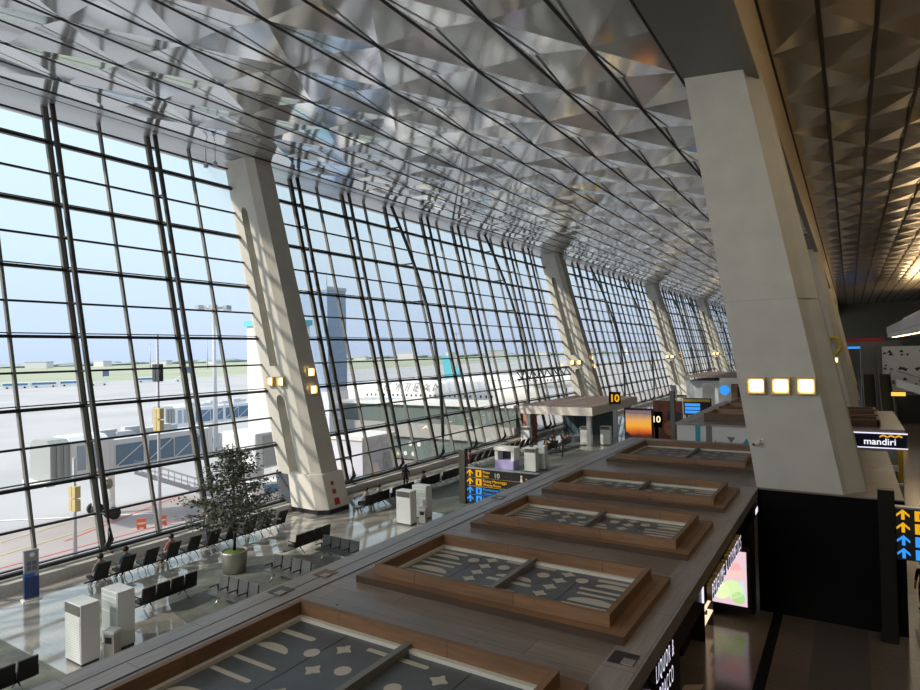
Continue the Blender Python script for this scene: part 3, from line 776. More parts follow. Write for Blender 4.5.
MB().box(-8, -7.8, 0, 24.4, 0, 4).box(-7.8, -3.1, 23.9, 24.4, 0, 4).build('shop_wall', M['blackm'], pv)
MB().box(1.05, 1.36, 24.75, 35, 0, 4.1).build('side_wall', M['black'], pv)
for j, y in enumerate((2.5, 8.2)):
    MB().box(-3.3, -3.05, y, y + .5, 0, 2.75).build('pier', M['black'], pv)
# hatches
for i, (x, y, m_, l) in enumerate([(-10.85, 8.95, 0, 'small open hatch on the left roof border, nearest'), (-10.75, 10.2, 1, 'small closed hatch lid on the left roof border'), (-3.5, 9.75, 0, 'small open hatch on the right roof border'), (-10.8, 18.7, 0, 'small open hatch on the left roof border, farther')]):
    h = empty('roof_hatch', (x, y, 4.404), label=l, cat='hatch')
    MB().box(0, .42, 0, .42, 0, .012).build('opening', M['skirt'] if not m_ else M['frame'], h)
    MB().box(.22, .42, 0, .2, .012, .03).build('lid', M['rooflong'], h)

# skylights
def skylight(D=3.25):
    e = empty('roof_skylight')
    X0, X1_ = -9.55, -3.42     # outer step, front at y=0
    def frame(x0, x1, y0, y1, w, z0, z1, nm):
        MB().box(x0, x1, y0, y0 + w, z0, z1).build(nm, M['frame'], e)
        MB().box(x0, x1, y1 - w, y1, z0, z1).build(nm, M['frame'], e)
        MB().box(x0, x0 + w, y0 + w, y1 - w, z0, z1).build(nm, M['framey'], e)
        MB().box(x1 - w, x1, y0 + w, y1 - w, z0, z1).build(nm, M['framey'], e)
    frame(X0, X1_, 0, D, .34, 0, .15, 'outer_step')
    frame(X0 + .35, X1_ - .33, .25, D - .28, .11, 0, .38, 'inner_frame')
    ix0, ix1, iy0, iy1 = X0 + .46, X1_ - .44, .36, D - .39
    MB().box(ix0, ix1, iy0, iy1, 0, .06).build('plate', M['plate'], e)
    r = MB().box(ix0, ix1, iy1 - .09, iy1, .06, .13).box(ix0, ix0 + .09, iy0, iy1, .06, .13).box(ix0, ix1, iy0, iy0 + .08, .06, .13).box(ix1 - .09, ix1, iy0, iy1, .06, .13)
    r.build('rim', M['cream'], e)
    cx = (ix0 + ix1) / 2
    MB().box(cx - .06, cx + .06, iy0, iy1, .06, .2).build('centre_bar', M['barm'], e)
    p = MB(); z0, z1 = .06, .066
    def bar(x, y, l, w, flat=False):
        n = 8; pts = [(x, y - w / 2), (x + l - w / 2, y - w / 2)] + [(x + l - w / 2 + w / 2 * math.cos(-PI / 2 + PI * i / n), y + w / 2 * math.sin(-PI / 2 + PI * i / n)) for i in range(1, n)] + [(x + l - w / 2, y + w / 2), (x, y + w / 2)]
        p.prism(pts, z0, z1)
    def half(x, y, l, w, up=1):
        n = 14; pts = [(x + l / 2 - l / 2 * math.cos(PI * i / n), y + up * w * math.sin(PI * i / n)) for i in range(n + 1)]
        p.prism(pts if up < 0 else pts[::-1], z0, z1)
    def star(x, y, r_):
        pts = []
        for i in range(4):
            for s_ in range(5):
                a0 = PI / 2 * i; a = a0 + PI / 2 * s_ / 5; t_ = s_ / 5
                k_ = r_ * (1 - .42 * math.sin(PI * t_))
                pts.append((x + k_ * math.cos(a), y + k_ * math.sin(a)))
        p.prism(pts, z0, z1)
    def circ(x, y, r_):
        p.prism([(x + r_ * math.cos(2 * PI * i / 20), y + r_ * math.sin(2 * PI * i / 20)) for i in range(20)], z0, z1)
    for side in (0, 1):
        bx = ix0 + .12 if side == 0 else cx + .12
        W = cx - ix0 - .25; h_ = iy1 - iy0; y_ = iy0
        def mx(x, l): return bx + (x if side == 0 else W - x - l)
        ys = [.94, .72, .5, .28, .1]
        bar(mx(.0, .8), y_ + h_ * .88, .8, .13); half(mx(.0, .75), y_ + h_ * .74, .75, .2)
        bar(mx(.0, 1.0), y_ + h_ * .64, 1.0, .09); bar(mx(.0, .95), y_ + h_ * .54, .95, .09)
        half(mx(0, 1.0), y_ + h_ * .36, 1.0, .27); bar(mx(0, 1.05), y_ + h_ * .29, 1.05, .1)
        half(mx(0, .9), y_ + h_ * .10, .9, .22)
        circ(mx(1.1, 0) , y_ + h_ * .80, .14)
        for j in range(5): star(mx(1.5 + .04 * j, 0), y_ + h_ * (.88 - .17 * j), .17)
        bar(mx(1.85, .8), y_ + h_ * .93, .8, .1); circ(mx(1.98, 0), y_ + h_ * .76, .14)
        half(mx(2.05, .65), y_ + h_ * .55, .65, .2); bar(mx(1.95, .7), y_ + h_ * .47, .7, .12)
        half(mx(1.9, .8), y_ + h_ * .22, .8, .2); circ(mx(2.2, 0), y_ + h_ * .1, .13)
    p.build('cutout_pattern', M['cut'], e)
    sm = MB()
    for u in (.25, .5, .75): sm.box(ix0 + (ix1 - ix0) * u - .008, ix0 + (ix1 - ix0) * u + .008, iy0, iy1, .06, .064)
    sm.build('plate_joint', M['skirt'], e)
    return e
sn = ['nearest wooden framed skylight at the bottom of the roof', 'second wooden framed skylight from the near end', 'third wooden framed skylight from the near end', 'fourth wooden framed skylight, before the huge column', 'large fifth wooden framed skylight at the far roof end, partly behind the huge column', 'wooden framed skylight nearest the far roof edge']
for i in range(5):
    first_or_copy(STORE, 'sky' if i in (1, 2, 3) else 'sky0', skylight if i in (1, 2, 3) else (lambda: skylight(5.2)), (0, (3.5, 10.38, 15.31, 20.24, 27.2)[i], 4.4), 0, sn[i], 'skylight', 'skylights in the pavilion roof')

# illuminated shop lettering (faces the concourse, +x)
ls = empty('shop_sign', (-2.98, 15.0, 3.72), label='glowing white perfume shop lettering along the black fascia', cat='sign')
text_mesh('PERFUME & COSMETICS', .56, .06, M['e_white'], 'letters', ls, face_mtx((.08, 0.05, -.08), (0, 1, 0), (0, 0, 1)) @ Matrix.Diagonal((.62, 1.0, 1, 1)), side=M['lampbox'], space=1.25)
MB().box(-.04, 0.0, -.2, -.16, -.06, .4).build('end_panel', M['e_white'], ls)
MB().box(-.04, -.02, -.05, 5.6, .0, .03).build('rail', M['blackm'], ls)
ls2 = empty('shop_sign', (-2.98, 10.2, 3.35), label='glowing two line shop lettering at the lower picture edge', cat='sign')
text_mesh('LIQUOR &', .44, .05, M['e_white'], 'letters', ls2, face_mtx((0, .35, .45), (0, 1, 0), (0, 0, 1)) @ Matrix.Diagonal((.5, 1, 1, 1)), side=M['blackm'], space=1.3)
text_mesh('TOBACCO', .44, .05, M['e_white'], 'letters', ls2, face_mtx((0, .35, .0), (0, 1, 0), (0, 0, 1)) @ Matrix.Diagonal((.46, 1, 1, 1)), side=M['blackm'], space=1.3)
MB().box(-.05, .0, .1, .22, -.35, .4).build('side_panel', M['e_white'], ls2)
ls3 = empty('shop_sign', (-2.98, 23.1, 3.6), label='small lilac lit box sign at the far fascia end', cat='sign')
MB().box(-.04, .08, 0, .8, 0, .4, bev=.02).build('box', M['blackm'], ls3)
MB().box(.08, .09, .12, .68, .12, .3).build('lettering', M['e_white'], ls3)
# poster light box facing the camera side
lx = empty('light_box', (-3.25, 23.3, .45), label='bright pink fruit poster light box by the black wall', cat='light box')
MB().box(-1.5, .1, .02, .25, -.2, 2.05).build('frame', M['blackm'], lx)
MB().box(-1.4, 0, 0, .02, 0, 1.9).build('screen', M['e_pink'], lx)
pc = [((-.45, .55), .33, (.62, .78, .40)), ((-.85, .45), .30, (.72, .85, .45)), ((-.28, .28), .22, (.40, .62, .25)), ((-1.1, .75), .25, (.85, .9, .6))]
for (x, z), r_, c_ in pc:
    MB().lathe([(r_, 0), (r_, .006)], (x, -.007, z), 20, axis='y').build('printed_fruit', emat('poster_fruit', c_, .85), lx)
for i, (x0, x1, z0, z1, c_) in enumerate([(-1.0, -.15, 1.15, 1.5, (.95, .38, .36)), (-.75, -.05, .95, 1.2, (.95, .5, .42)), (-.35, -.02, .1, .9, (.50, .62, .85))]):
    MB().hexa([(x0, -.004 - .001 * i, z0), (x1, -.004 - .001 * i, z0 + .12), (x1, -.003 - .001 * i, z0 + .12), (x0, -.003 - .001 * i, z0)], [(x0 + .1, -.004 - .001 * i, z1 - .1), (x1 - .1, -.004 - .001 * i, z1), (x1 - .1, -.003 - .001 * i, z1), (x0 + .1, -.003 - .001 * i, z1 - .1)]).build('printed_wash', emat('poster_wash', c_, .9), lx)
# lit product shelf inside the shop
sh = empty('product_shelf', (-4.45, 20.9, 0), label='lit display shelves inside the perfume shop', cat='shelf')
for y_ in (0, 1.4): MB().box(-.25, .25, y_, y_ + .06, 0, 2.5).build('upright', M['blackm'], sh)
for z in (.5, .95, 1.4, 1.85):
    MB().box(-.25, .25, .06, 1.4, z, z + .04).build('shelf_board', M['e_shelf'], sh)
for i, z in enumerate((.54, .99, 1.44, 1.89)):
    for j in range(5):
        o = MB().lathe([(.06, 0), (.065, .12), (.03, .16), (.035, .22)], n=10).build('perfume_bottle', [M['cloth_w'], M['gold'], M['cloth_p'], M['blackm'], M['acg']][(i + j) % 5])
        o.location = (-4.45 + .1 * (j % 2), 21.1 + .24 * j, z); tag(o, 'small bottle on the lit perfume shelves', 'bottle', 'bottles on the lit shelves')
ct = empty('shop_counter', (-5.2, 19.6, 0), label='black display counter inside the perfume shop', cat='counter')
MB().box(-.6, .6, 0, 1.3, 0, .92, bev=.03).build('body', M['blackm'], ct)
MB().box(-.65, .65, -.05, 1.35, .92, .97).build('top', M['black'], ct)
chv = MB()
for i in range(3):
    for j in range(4):
        x = -4.7 + i * .5; y = 15.8 + j * .62; s_ = .3 if i % 2 else -.3
        chv.prism([(x, y), (x + .46, y + s_), (x + .46, y + s_ + .3), (x, y + .3)], .002, .008)
tag(chv.build('chevron_inlay', mat('cream_tile', (.55, .42, .32), .25)), 'pale chevron tiles set in the shop floor', 'floor inlay')

# ------------------------------------------------------------------ direction signs
M['postd'] = (mat('post_dark', (.07, .068, .055), .35), mat('post_black', (.008, .008, .008), .3))
def dirsign(loc, w, h, z0, rows, label, post_top, textm=True, panel_right=True):
    e = empty('direction_sign', loc, label=label, cat='sign')
    MB().box(-.45, 0, -.2, .2, 0, post_top, bev=.02).build('post', M['postd'][0 if textm else 1], e)
    MB().box(0.0, w, -.12, .12, z0, z0 + h, bev=.015).build('panel', M['blackm'], e)
    MB().box(0, w + .05, -.14, .14, z0 + h, z0 + h + .05).build('cap', M['alu'], e)
    rh = h / 4; ax, tx = (.32, .75) if textm else (.2, .5)
    for i, (c_, t1, t2) in enumerate(rows):
        zz = z0 + h - rh * (i + .5); m_ = M[c_]
        a = MB(); s_ = rh * .42
        y = -.127
        a.hexa([(ax - s_ * .26, y, zz - s_ * .85), (ax + s_ * .26, y, zz - s_ * .85), (ax + s_ * .26, y, zz + s_ * .5), (ax - s_ * .26, y, zz + s_ * .5)], [(ax - s_ * .26, y + .01, zz - s_ * .85), (ax + s_ * .26, y + .01, zz - s_ * .85), (ax + s_ * .26, y + .01, zz + s_ * .5), (ax - s_ * .26, y + .01, zz + s_ * .5)])
        for q in (-1, 1):
            p_ = [(ax, y, zz + s_ * 1.05), (ax + q * s_, y, zz + s_ * .1), (ax + q * s_, y, zz - s_ * .35), (ax, y, zz + s_ * .55)]
            a.hexa(p_, [(x_, y_ + .01, z_) for x_, y_, z_ in p_])
        a.build('arrow', m_, e)
        pic = MB().box(tx, tx + rh * .78, -.132, -.12, zz - rh * .39, zz + rh * .39); pic.build('pictogram_tile', m_, e)
        MB().tube([(tx + rh * .39, -.136, zz - rh * .22), (tx + rh * .39, -.136, zz + rh * .2)], rh * .1).build('pictogram', M['blackm'], e)
        if t1: text_mesh(t1, rh * .46, .004, m_, 'lettering', e, face_mtx((tx + rh * .95, -.125, zz + rh * .06), (1, 0, 0), (0, 0, 1)))
        if t2: text_mesh(t2, rh * .40, .004, m_, 'lettering', e, face_mtx((tx + rh * .95, -.125, zz - rh * .36), (1, 0, 0), (0, 0, 1)))
        if i < 3 and textm: MB().box(.15, w - .1, -.124, -.12, zz - rh * .5 - .008, zz - rh * .5 + .008).build('divider', m_ if i else M['gold'], e)
    return e
s1 = dirsign((-20.78, 33, 0), 5.0, 2.15, .1, [('e_yel', 'Pintu', 'Gate'), ('e_yel', 'Ruang Menunggu', 'Waiting Room'), ('e_blue', 'Pemesanan Tiket', 'Transit Counter'), ('e_blue', 'Imigrasi', 'Immigration')], 'black direction sign with yellow and blue rows in the waiting hall', 3.45)
text_mesh('10', .42, .004, M['white'], 'gate_number', s1, face_mtx((2.05, -.125, 1.80), (1, 0, 0), (0, 0, 1)))
pg = MB().lathe([(.07, 0), (.07, .02)], (3.95, -.13, 2.05), 10, axis='y').hexa([(3.85, -.13, 1.7), (4.05, -.13, 1.7), (4.05, -.12, 1.7), (3.85, -.12, 1.7)], [(3.9, -.13, 1.96), (4.0, -.13, 1.96), (4.0, -.12, 1.96), (3.9, -.12, 1.96)]); pg.build('figure_symbol', M['white'], s1)
text_mesh('Toilet', .24, .004, M['e_yel'], 'lettering', s1, face_mtx((4.2, -.125, 1.78), (1, 0, 0), (0, 0, 1)))
s2 = dirsign((1.06, 23.9, 0), 3.0, 1.62, 2.68, [('e_yel', '', ''), ('e_yel', '', ''), ('e_blue', '', ''), ('e_blue', '', '')], 'black arrow sign at the right picture edge beside the black wall', 4.85, textm=False)
for i, ch_ in enumerate('AFBD'): pass

# ------------------------------------------------------------------ waiting hall furniture
def ac_unit(back=False):
    e = empty('air_conditioner')
    MB().box(-.5, .5, 0, .58, .08, 1.9, bev=.015).build('cabinet', M['ac'], e)
    MB().box(-.47, .47, .02, .56, 0, .08).build('plinth', M['acdark'], e)
    if not back:
        MB().box(-.46, .46, -.012, 0, .12, 1.5).build('front_panel', M['ac'], e)
        MB().box(-.46, .46, -.008, 0, 1.56, 1.86).build('outlet_recess', M['acdark'], e)
        l = MB()
        for i in range(6): l.hexa([(-.46, -.03, 1.57 + i * .05), (.46, -.03, 1.57 + i * .05), (.46, -.01, 1.585 + i * .05), (-.46, -.01, 1.585 + i * .05)], [(-.46, -.03, 1.58 + i * .05), (.46, -.03, 1.58 + i * .05), (.46, -.01, 1.590 + i * .05), (-.46, -.01, 1.590 + i * .05)])
        l.build('louvre', M['barm'], e)
        s_ = MB()
        for i in range(16): s_.box(-.44, .44, -.016, -.011, .2 + i * .075, .215 + i * .075)
        s_.build('intake_slot', M['acg'], e)
    else:
        MB().box(-.46, .46, -.012, 0, .12, 1.86).build('rear_panel', M['acg'], e)
        s_ = MB()
        for z in (.55, 1.2, 1.55, 1.7): s_.box(-.46, .46, -.018, -.012, z, z + .03)
        s_.build('seam', M['white'], e)
    return e
acs = [(-20.92, 9.68, 0, 0, 'nearest floor standing air conditioner with louvred front, bottom left'), (-20.98, 10.85, 1, 0, 'pale green backed air conditioner just behind the nearest one'),
       (-21.3, 27.1, 0, 0, 'louvred air conditioner of the pair before the direction sign'), (-21.3, 28.6, 1, 0, 'green backed air conditioner of the pair before the direction sign'),
       (-21.6, 43.75, 0, 0, 'louvred air conditioner beyond the direction sign, next to the seated crowd'), (-21.4, 45.0, 1, 0, 'green backed air conditioner hidden behind the louvred one by the crowd'),
       (-22.75, 58.6, 0, 0, 'left air conditioner of two under the gate canopy edge'), (-20.95, 59.5, 0, 0, 'right air conditioner of two under the gate canopy edge'), (-28.2, 56.2, 0, 0, 'air conditioner by the glass under the gate canopy')]
for x, y, bk, rz, l in acs:
    first_or_copy(STORE, 'ac%d' % bk, lambda bk=bk: ac_unit(bool(bk)), (x, y, 0), rz, l, 'air conditioner', 'floor standing air conditioners')
def bin_():
    e = empty('waste_bin')
    MB().box(-.2, .2, -.16, .16, 0, .8, bev=.03).build('body', M['planter'], e)
    MB().box(-.22, .22, -.18, .18, .8, .9, bev=.02).build('lid', M['ac'], e)
    MB().box(-.12, .12, -.165, -.158, .5, .7).build('slot', M['blackm'], e)
    return e
for x, y, l in [(-20.25, 10.55, 'grey waste bin beside the nearest air conditioners'), (-20.55, 27.9, 'grey waste bin beside the middle air conditioners')]:
    first_or_copy(STORE, 'bin', bin_, (x, y, 0), R(20), l, 'bin', 'waste bins')

# banner totem
bt = empty('banner_stand', (-28.05, 11.45, 0), R(-8), label='blue and grey information banner stand by the glass wall', cat='banner stand')
MB().box(-.2, .2, -.32, .32, 0, .05).build('base', M['white'], bt)
MB().box(-.1, .1, -.25, .25, .05, 2.0, bev=.01).build('panel', mat('banner_grey', (.26, .29, .34), .4), bt)
MB().box(-.105, .105, -.252, .252, .1, .95).build('blue_print', mat('banner_blue', (.02, .045, .15), .4), bt)
MB().box(-.107, .107, -.254, .10, .95, 1.1).build('bright_stripe', mat('banner_bright', (.03, .12, .45), .4), bt)
gp = MB()
for i in range(2):
    for j in range(2): gp.box(.1, .108, -.17 + .19 * i, -.02 + .19 * i, 1.2 + .2 * j, 1.36 + .2 * j)
gp.build('icon_grid', mat('banner_icon', (.12, .13, .15), .5), bt)
MB().lathe([(.09, 0), (.09, .01)], (.1, .02, 1.82), 16, axis='x').build('round_emblem', M['white'], bt)

# seats. local: the sitter faces +y
def seat_shell(e, x, m_, recl=0., h=.55, name='backrest'):
    MB().hexa([(x - .28, -.20, .38), (x + .28, -.20, .38), (x + .28, .28, .41), (x - .28, .28, .41)], [(x - .28, -.20, .45), (x + .28, -.20, .45), (x + .28, .28, .48), (x - .28, .28, .48)]).build('seat', m_, e)
    b = MB()
    y1 = -.30 - recl
    b.hexa([(x - .26, -.26, .42), (x + .26, -.26, .42), (x + .26, -.17, .42), (x - .26, -.17, .42)], [(x - .25, y1 - .04, .44 + h), (x + .25, y1 - .04, .44 + h), (x + .25, y1 + .03, .45 + h), (x - .25, y1 + .03, .45 + h)])
    b.build(name, m_, e)
def bench(n, m_, table=True):
    def mk():
        e = empty('beam_bench')
        L = n * .58
        for i in range(n): seat_shell(e, -L / 2 + .29 + i * .58, m_)
        MB().box(-L / 2 - (.5 if table else 0), L / 2, -.06, .04, .30, .37).build('beam', M['steel'], e)
        for s_ in (-1, 1):
            x = s_ * (L / 2 - .45)
            MB().tube([(x, -.38, .045), (x, -.05, .32), (x, .05, .32), (x, .36, .045)], .028, 6).build('leg', M['chrome'], e)
        for i in range(n + 1):
            x = -L / 2 + i * .58
            MB().box(x - .025, x + .025, -.2, .22, .62, .655).box(x - .02, x + .02, -.2, -.16, .38, .62).build('armrest', M['chair'], e)
        if table: MB().box(-L / 2 - .58, -L / 2 - .04, -.28, .26, .40, .43, bev=.01).build('side_table', M['seatg'], e)
        return e
    return mk
def lounger():
    e = empty('lounge_chair')
    MB().hexa([(-.31, -.25, .34), (.31, -.25, .34), (.31, .34, .40), (-.31, .34, .40)], [(-.31, -.25, .43), (.31, -.25, .43), (.31, .34, .49), (-.31, .34, .49)]).build('seat', M['chair'], e)
    b = MB(); n = 6
    L_ = [(-.24 - .40 * (i / n) ** 1.2, .36 + .78 * i / n) for i in range(n + 1)]
    for (y0, z0), (y1, z1) in zip(L_, L_[1:]):
        b.hexa([(-.28, y0 - .05, z0), (.28, y0 - .05, z0), (.28, y0 + .04, z0), (-.28, y0 + .04, z0)], [(-.28, y1 - .05, z1), (.28, y1 - .05, z1), (.28, y1 + .04, z1), (-.28, y1 + .04, z1)])
    b.build('backrest', M['chair'], e)
    for s_ in (-.22, .22): MB().tube([(s_, -.42, .02), (s_, -.26, .2), (s_, .0, .30), (s_, .26, .2), (s_, .38, .02)], .022, 6).build('leg', M['chrome'], e)
    MB().box(-.52, .52, -.05, .03, .28, .34).build('beam', M['steel'], e)
    MB().box(.33, .52, -.12, .14, .42, .45, bev=.01).build('tray', M['seatg'], e)
    return e
ordn = ['first', 'second', 'third', 'fourth', 'fifth', 'sixth', 'seventh', 'eighth', 'ninth', 'tenth', 'eleventh', 'twelfth']
FACE_W = R(90)     # +y -> -x (towards the glass)
LY = [13.55 + 1.06 * i for i in range(10)]
for i, y in enumerate(LY):
    first_or_copy(STORE, 'lounge', lounger, (-27.1 + .01 * i, y, 0), FACE_W - R(4), f'black recliner facing the glass wall, {ordn[i]} from the banner stand', 'chair', 'recliners facing the glass')
for i in range(11):
    first_or_copy(STORE, 'lounge', lounger, (-27.2, 43.5 + 1.15 * i, 0), FACE_W - R(4), f'black recliner by the glass beyond the direction sign, {ordn[i]} in its row', 'chair', 'recliners beyond the sign')
bk = 'beam benches'
for x, y, rz, l in [(-22.75, 13.95, FACE_W, 'black four seat bench facing the recliners, before the tree carpet'), (-22.85, 21.55, FACE_W, 'black four seat bench facing the glass, in front of the nearest leaning column'),
                    (-20.55, 7.3, FACE_W, 'black bench cut by the bottom left corner'),
                    (-25.3, 29.3, FACE_W, 'black bench right of the nearest leaning column, first of the row'), (-25.3, 31.9, FACE_W, 'black bench right of the nearest leaning column, second of the row'),
                    (-25.3, 35.0, FACE_W, 'black bench right of the nearest leaning column, third of the row'), (-25.3, 37.7, FACE_W, 'black bench right of the nearest leaning column, fourth of the row'),
                    (-24.2, 53.4, FACE_W, 'black bench under the seated people in orange, nearer'), (-24.0, 56.3, FACE_W, 'black bench under the seated people in orange, farther')]:
    first_or_copy(STORE, 'bench_k', bench(4, M['chair']), (x, y, 0), rz, l, 'bench', bk)
for x, y, l in [(-20.1, 15.0, 'grey seat bench facing the viewer, nearest of three'), (-20.2, 17.75, 'grey seat bench facing the viewer, middle of three'), (-20.35, 20.85, 'grey seat bench facing the viewer, farthest of three')]:
    first_or_copy(STORE, 'bench_g', bench(4, M['seatg'], False), (x, y, 0), R(180), l, 'bench', 'grey benches beside the pavilion')

# potted tree
pt_ = empty('potted_tree', (-23.45, 17.6, .008), label='slender leafy tree in a round brushed metal planter', cat='potted tree')
MB().lathe([(.34, 0), (.40, .03), (.46, .8), (.46, .86), (.42, .86), (.41, .76), (.2, .76)], n=28).build('planter', M['planter'], pt_)
MB().lathe([(.41, 0), (.38, .06), (.2, .1), (.02, .11)], (0, 0, .76), 20).build('moss', M['soil'], pt_)
rt = random.Random(11)
tk = MB().tube([(0, 0, .7), (.02, .02, 1.6), (-.03, .03, 2.6), (.03, 0, 3.8), (0, 0, 5.2)], [.075, .065, .055, .035, .012], 8)
tips = []
for i in range(44):
    z = 1.75 + 3.2 * (i / 44); a = i * 2.4 + rt.uniform(-.3, .3)
    ln = (1.75 * (1 - (z - 1.75) / 4.1) + .1) * rt.uniform(.75, 1.15); up = rt.uniform(.05, .35) * ln
    p0 = Vector((0, 0, z)); p1 = Vector((ln * .5 * math.cos(a), ln * .5 * math.sin(a), z + up * .35)); p2 = Vector((ln * math.cos(a + .1), ln * math.sin(a + .1), z + up))
    tk.tube([p0, p1, p2], [.022, .014, .006], 5); tips.append((p0, p1, p2, ln))
tk.build('trunk', M['bark'], pt_)
lf = MB()
for p0, p1, p2, ln in tips:
    for j in range(int(42 + 84 * ln)):
        t_ = rt.uniform(.22, 1.05)
        p = (p0.lerp(p1, t_ * 2) if t_ < .5 else p1.lerp(p2, (t_ - .5) * 2)) + Vector((rt.gauss(0, .15), rt.gauss(0, .15), rt.gauss(0, .08)))
        d = Vector((rt.gauss(0, 1), rt.gauss(0, 1), rt.gauss(-.2, .5))).normalized(); q = d.cross(Vector((rt.gauss(0, 1), rt.gauss(0, 1), 1))).normalized()
        l_ = rt.uniform(.10, .17); w_ = l_ * .5
        lf.face([p, p + d * l_ * .5 + q * w_ * .5, p + d * l_, p + d * l_ * .5 - q * w_ * .5])
lf.build('foliage', M['leaf'], pt_, flat=True)
pt_.scale = (1.24, 1.24, 1.10)

# children's booth (lilac and white)
cb = empty('charging_booth', (-24.0, 44.4, 0), label='white and lilac open booth behind the direction sign', cat='booth')
MB().box(-.85, .85, -.5, .5, 0, .75, bev=.03).build('base', mat('lilac', (.42, .38, .70), .5), cb)
for s_ in (-1, 1): MB().box(s_ * .75 - .14, s_ * .75 + .14, -.45, .45, .75, 1.5).build('side', M['white'], cb)
MB().box(-.95, .95, -.55, .55, 1.5, 1.8, bev=.04).build('header', M['white'], cb)
MB().box(-.55, .55, .3, .34, .75, 1.5).build('screen', M['sigb'], cb)

# ------------------------------------------------------------------ gate 10
gc = empty('gate_canopy', (0, 0, 0), label='broad flat gate canopy with pale edge below the second leaning column', cat='canopy')
MB().box(-29.2, -21.3, 57, 72, 3.15, 3.95).build('slab', M['canopy'], gc)
MB().box(-29.1, -21.4, 57.1, 71.9, 3.95, 4.0).build('top_covering', M['canopytop'], gc)
for x, y in ((-28.6, 58), (-22, 58), (-22, 66), (-22, 71)): MB().box(x - .22, x + .22, y - .22, y + .22, 0, 3.15).build('pillar', M['alu'], gc)
MB().box(-28.4, -22.2, 66.5, 66.7, 0, 3.15).build('glass_screen', M['gwall'], gc)
MB().box(-29.3, -28.9, 58, 60.5, 0, 3.1).build('terracotta_panel', mat('terracotta', (.42, .16, .09), .6), gc)
n10 = empty('gate_number_sign', (-21.25, 62, 3.9), label='black square sign with yellow 10 on the canopy edge', cat='sign')
MB().box(-.05, 1.15, -.1, .1, .05, 1.3).build('board', M['black'], n10)
text_mesh('10', 1.05, .01, M['e_yel'], 'numeral', n10, face_mtx((.04, -.115, .3), (1, 0, 0), (0, 0, 1)), bold=.03)
MB().box(.1, .2, -.05, .05, -.1, .1).build('bracket', M['steel'], n10)
bb = empty('billboard', (-16.45, 52, 0), label='lit sunset photograph billboard beyond the pavilion roof', cat='billboard')
MB().box(-.12, 2.3, .02, .3, .6, 4.5).build('frame', M['blackm'], bb)
MB().box(.3, .5, .1, .25, 0, .6).box(1.7, 1.9, .1, .25, 0, .6).build('foot', M['blackm'], bb)
def sunset():
    m = bpy.data.materials.new('sunset_print'); t = nt(m); N = t.nodes; L = t.links
    o = N.new('ShaderNodeOutputMaterial'); e = N.new('ShaderNodeEmission'); L.new(e.outputs[0], o.inputs[0]); e.inputs[1].default_value = .65
    tc = N.new('ShaderNodeTexCoord'); sp = N.new('ShaderNodeSeparateXYZ'); L.new(tc.outputs['Generated'], sp.inputs[0])
    nz = N.new('ShaderNodeTexNoise'); nz.inputs['Scale'].default_value = 3; L.new(tc.outputs['Generated'], nz.inputs['Vector'])
    ad = N.new('ShaderNodeMath'); ad.operation = 'MULTIPLY_ADD'; ad.inputs[1].default_value = .12; L.new(nz.outputs[0], ad.inputs[0]); L.new(sp.outputs['Z'], ad.inputs[2])
    r = N.new('ShaderNodeValToRGB'); cr = r.color_ramp
    cr.elements[0].position = .0; cr.elements[0].color = (.02, .01, .01, 1); cr.elements[1].position = 1; cr.elements[1].color = (.22, .15, .17, 1)
    for p_, c_ in ((.46, (.10, .03, .02, 1)), (.54, (.65, .12, .03, 1)), (.68, (.95, .42, .04, 1)), (.82, (.85, .42, .12, 1)), (.96, (.40, .24, .17, 1))):
        q = cr.elements.new(p_); q.color = c_
    L.new(ad.outputs[0], r.inputs[0]); L.new(r.outputs[0], e.inputs[0]); return m
MB().box(0, 2.18, 0, .02, .8, 4.35).build('print', sunset(), bb)
MB().hexa([(.0, -.006, 2.0), (.7, -.006, 1.95), (.7, -.002, 1.95), (0, -.002, 2.0)], [(.02, -.006, 2.5), (.3, -.006, 2.35), (.3, -.002, 2.35), (.02, -.002, 2.5)]).build('printed_tree', M['sigb'], bb)
g10 = empty('gate_number_sign', (-15.1, 55, 0), label='black pylon sign with pale 10 right of the sunset billboard', cat='sign')
MB().box(0, .95, 0, .2, 2.6, 4.0).box(.3, .6, .02, .18, 0, 2.6).build('board', M['black'], g10)
text_mesh('10', .78, .01, emat('numeral_cream', (1, .85, .55), .9), 'numeral', g10, face_mtx((.06, -.012, 3.05), (1, 0, 0), (0, 0, 1)), bold=.012)
mu = empty('mural_panel', (-15.7, 58, 0), label='tall reddish brown portrait mural panel behind the pavilion', cat='panel')
MB().box(0, 2.6, 0, .3, 0, 4.7).build('board', mat('mural_brown', (.30, .085, .045), .6, col2=(.12, .04, .025), scale=1.1), mu)
MB().hexa([(1.3, -.02, 3.0), (2.5, -.02, 2.8), (2.5, -.002, 2.8), (1.3, -.002, 3.0)], [(1.3, -.02, 3.8), (2.5, -.02, 3.7), (2.5, -.002, 3.7), (1.3, -.002, 3.8)]).build('dark_print', M['sigb'], mu)
MB().lathe([(.7, 0), (.7, .01)], (1.6, -.012, 2.2), 18, axis='y').build('light_print', mat('mural_light', (.42, .15, .09), .6, var=.3, scale=2), mu)

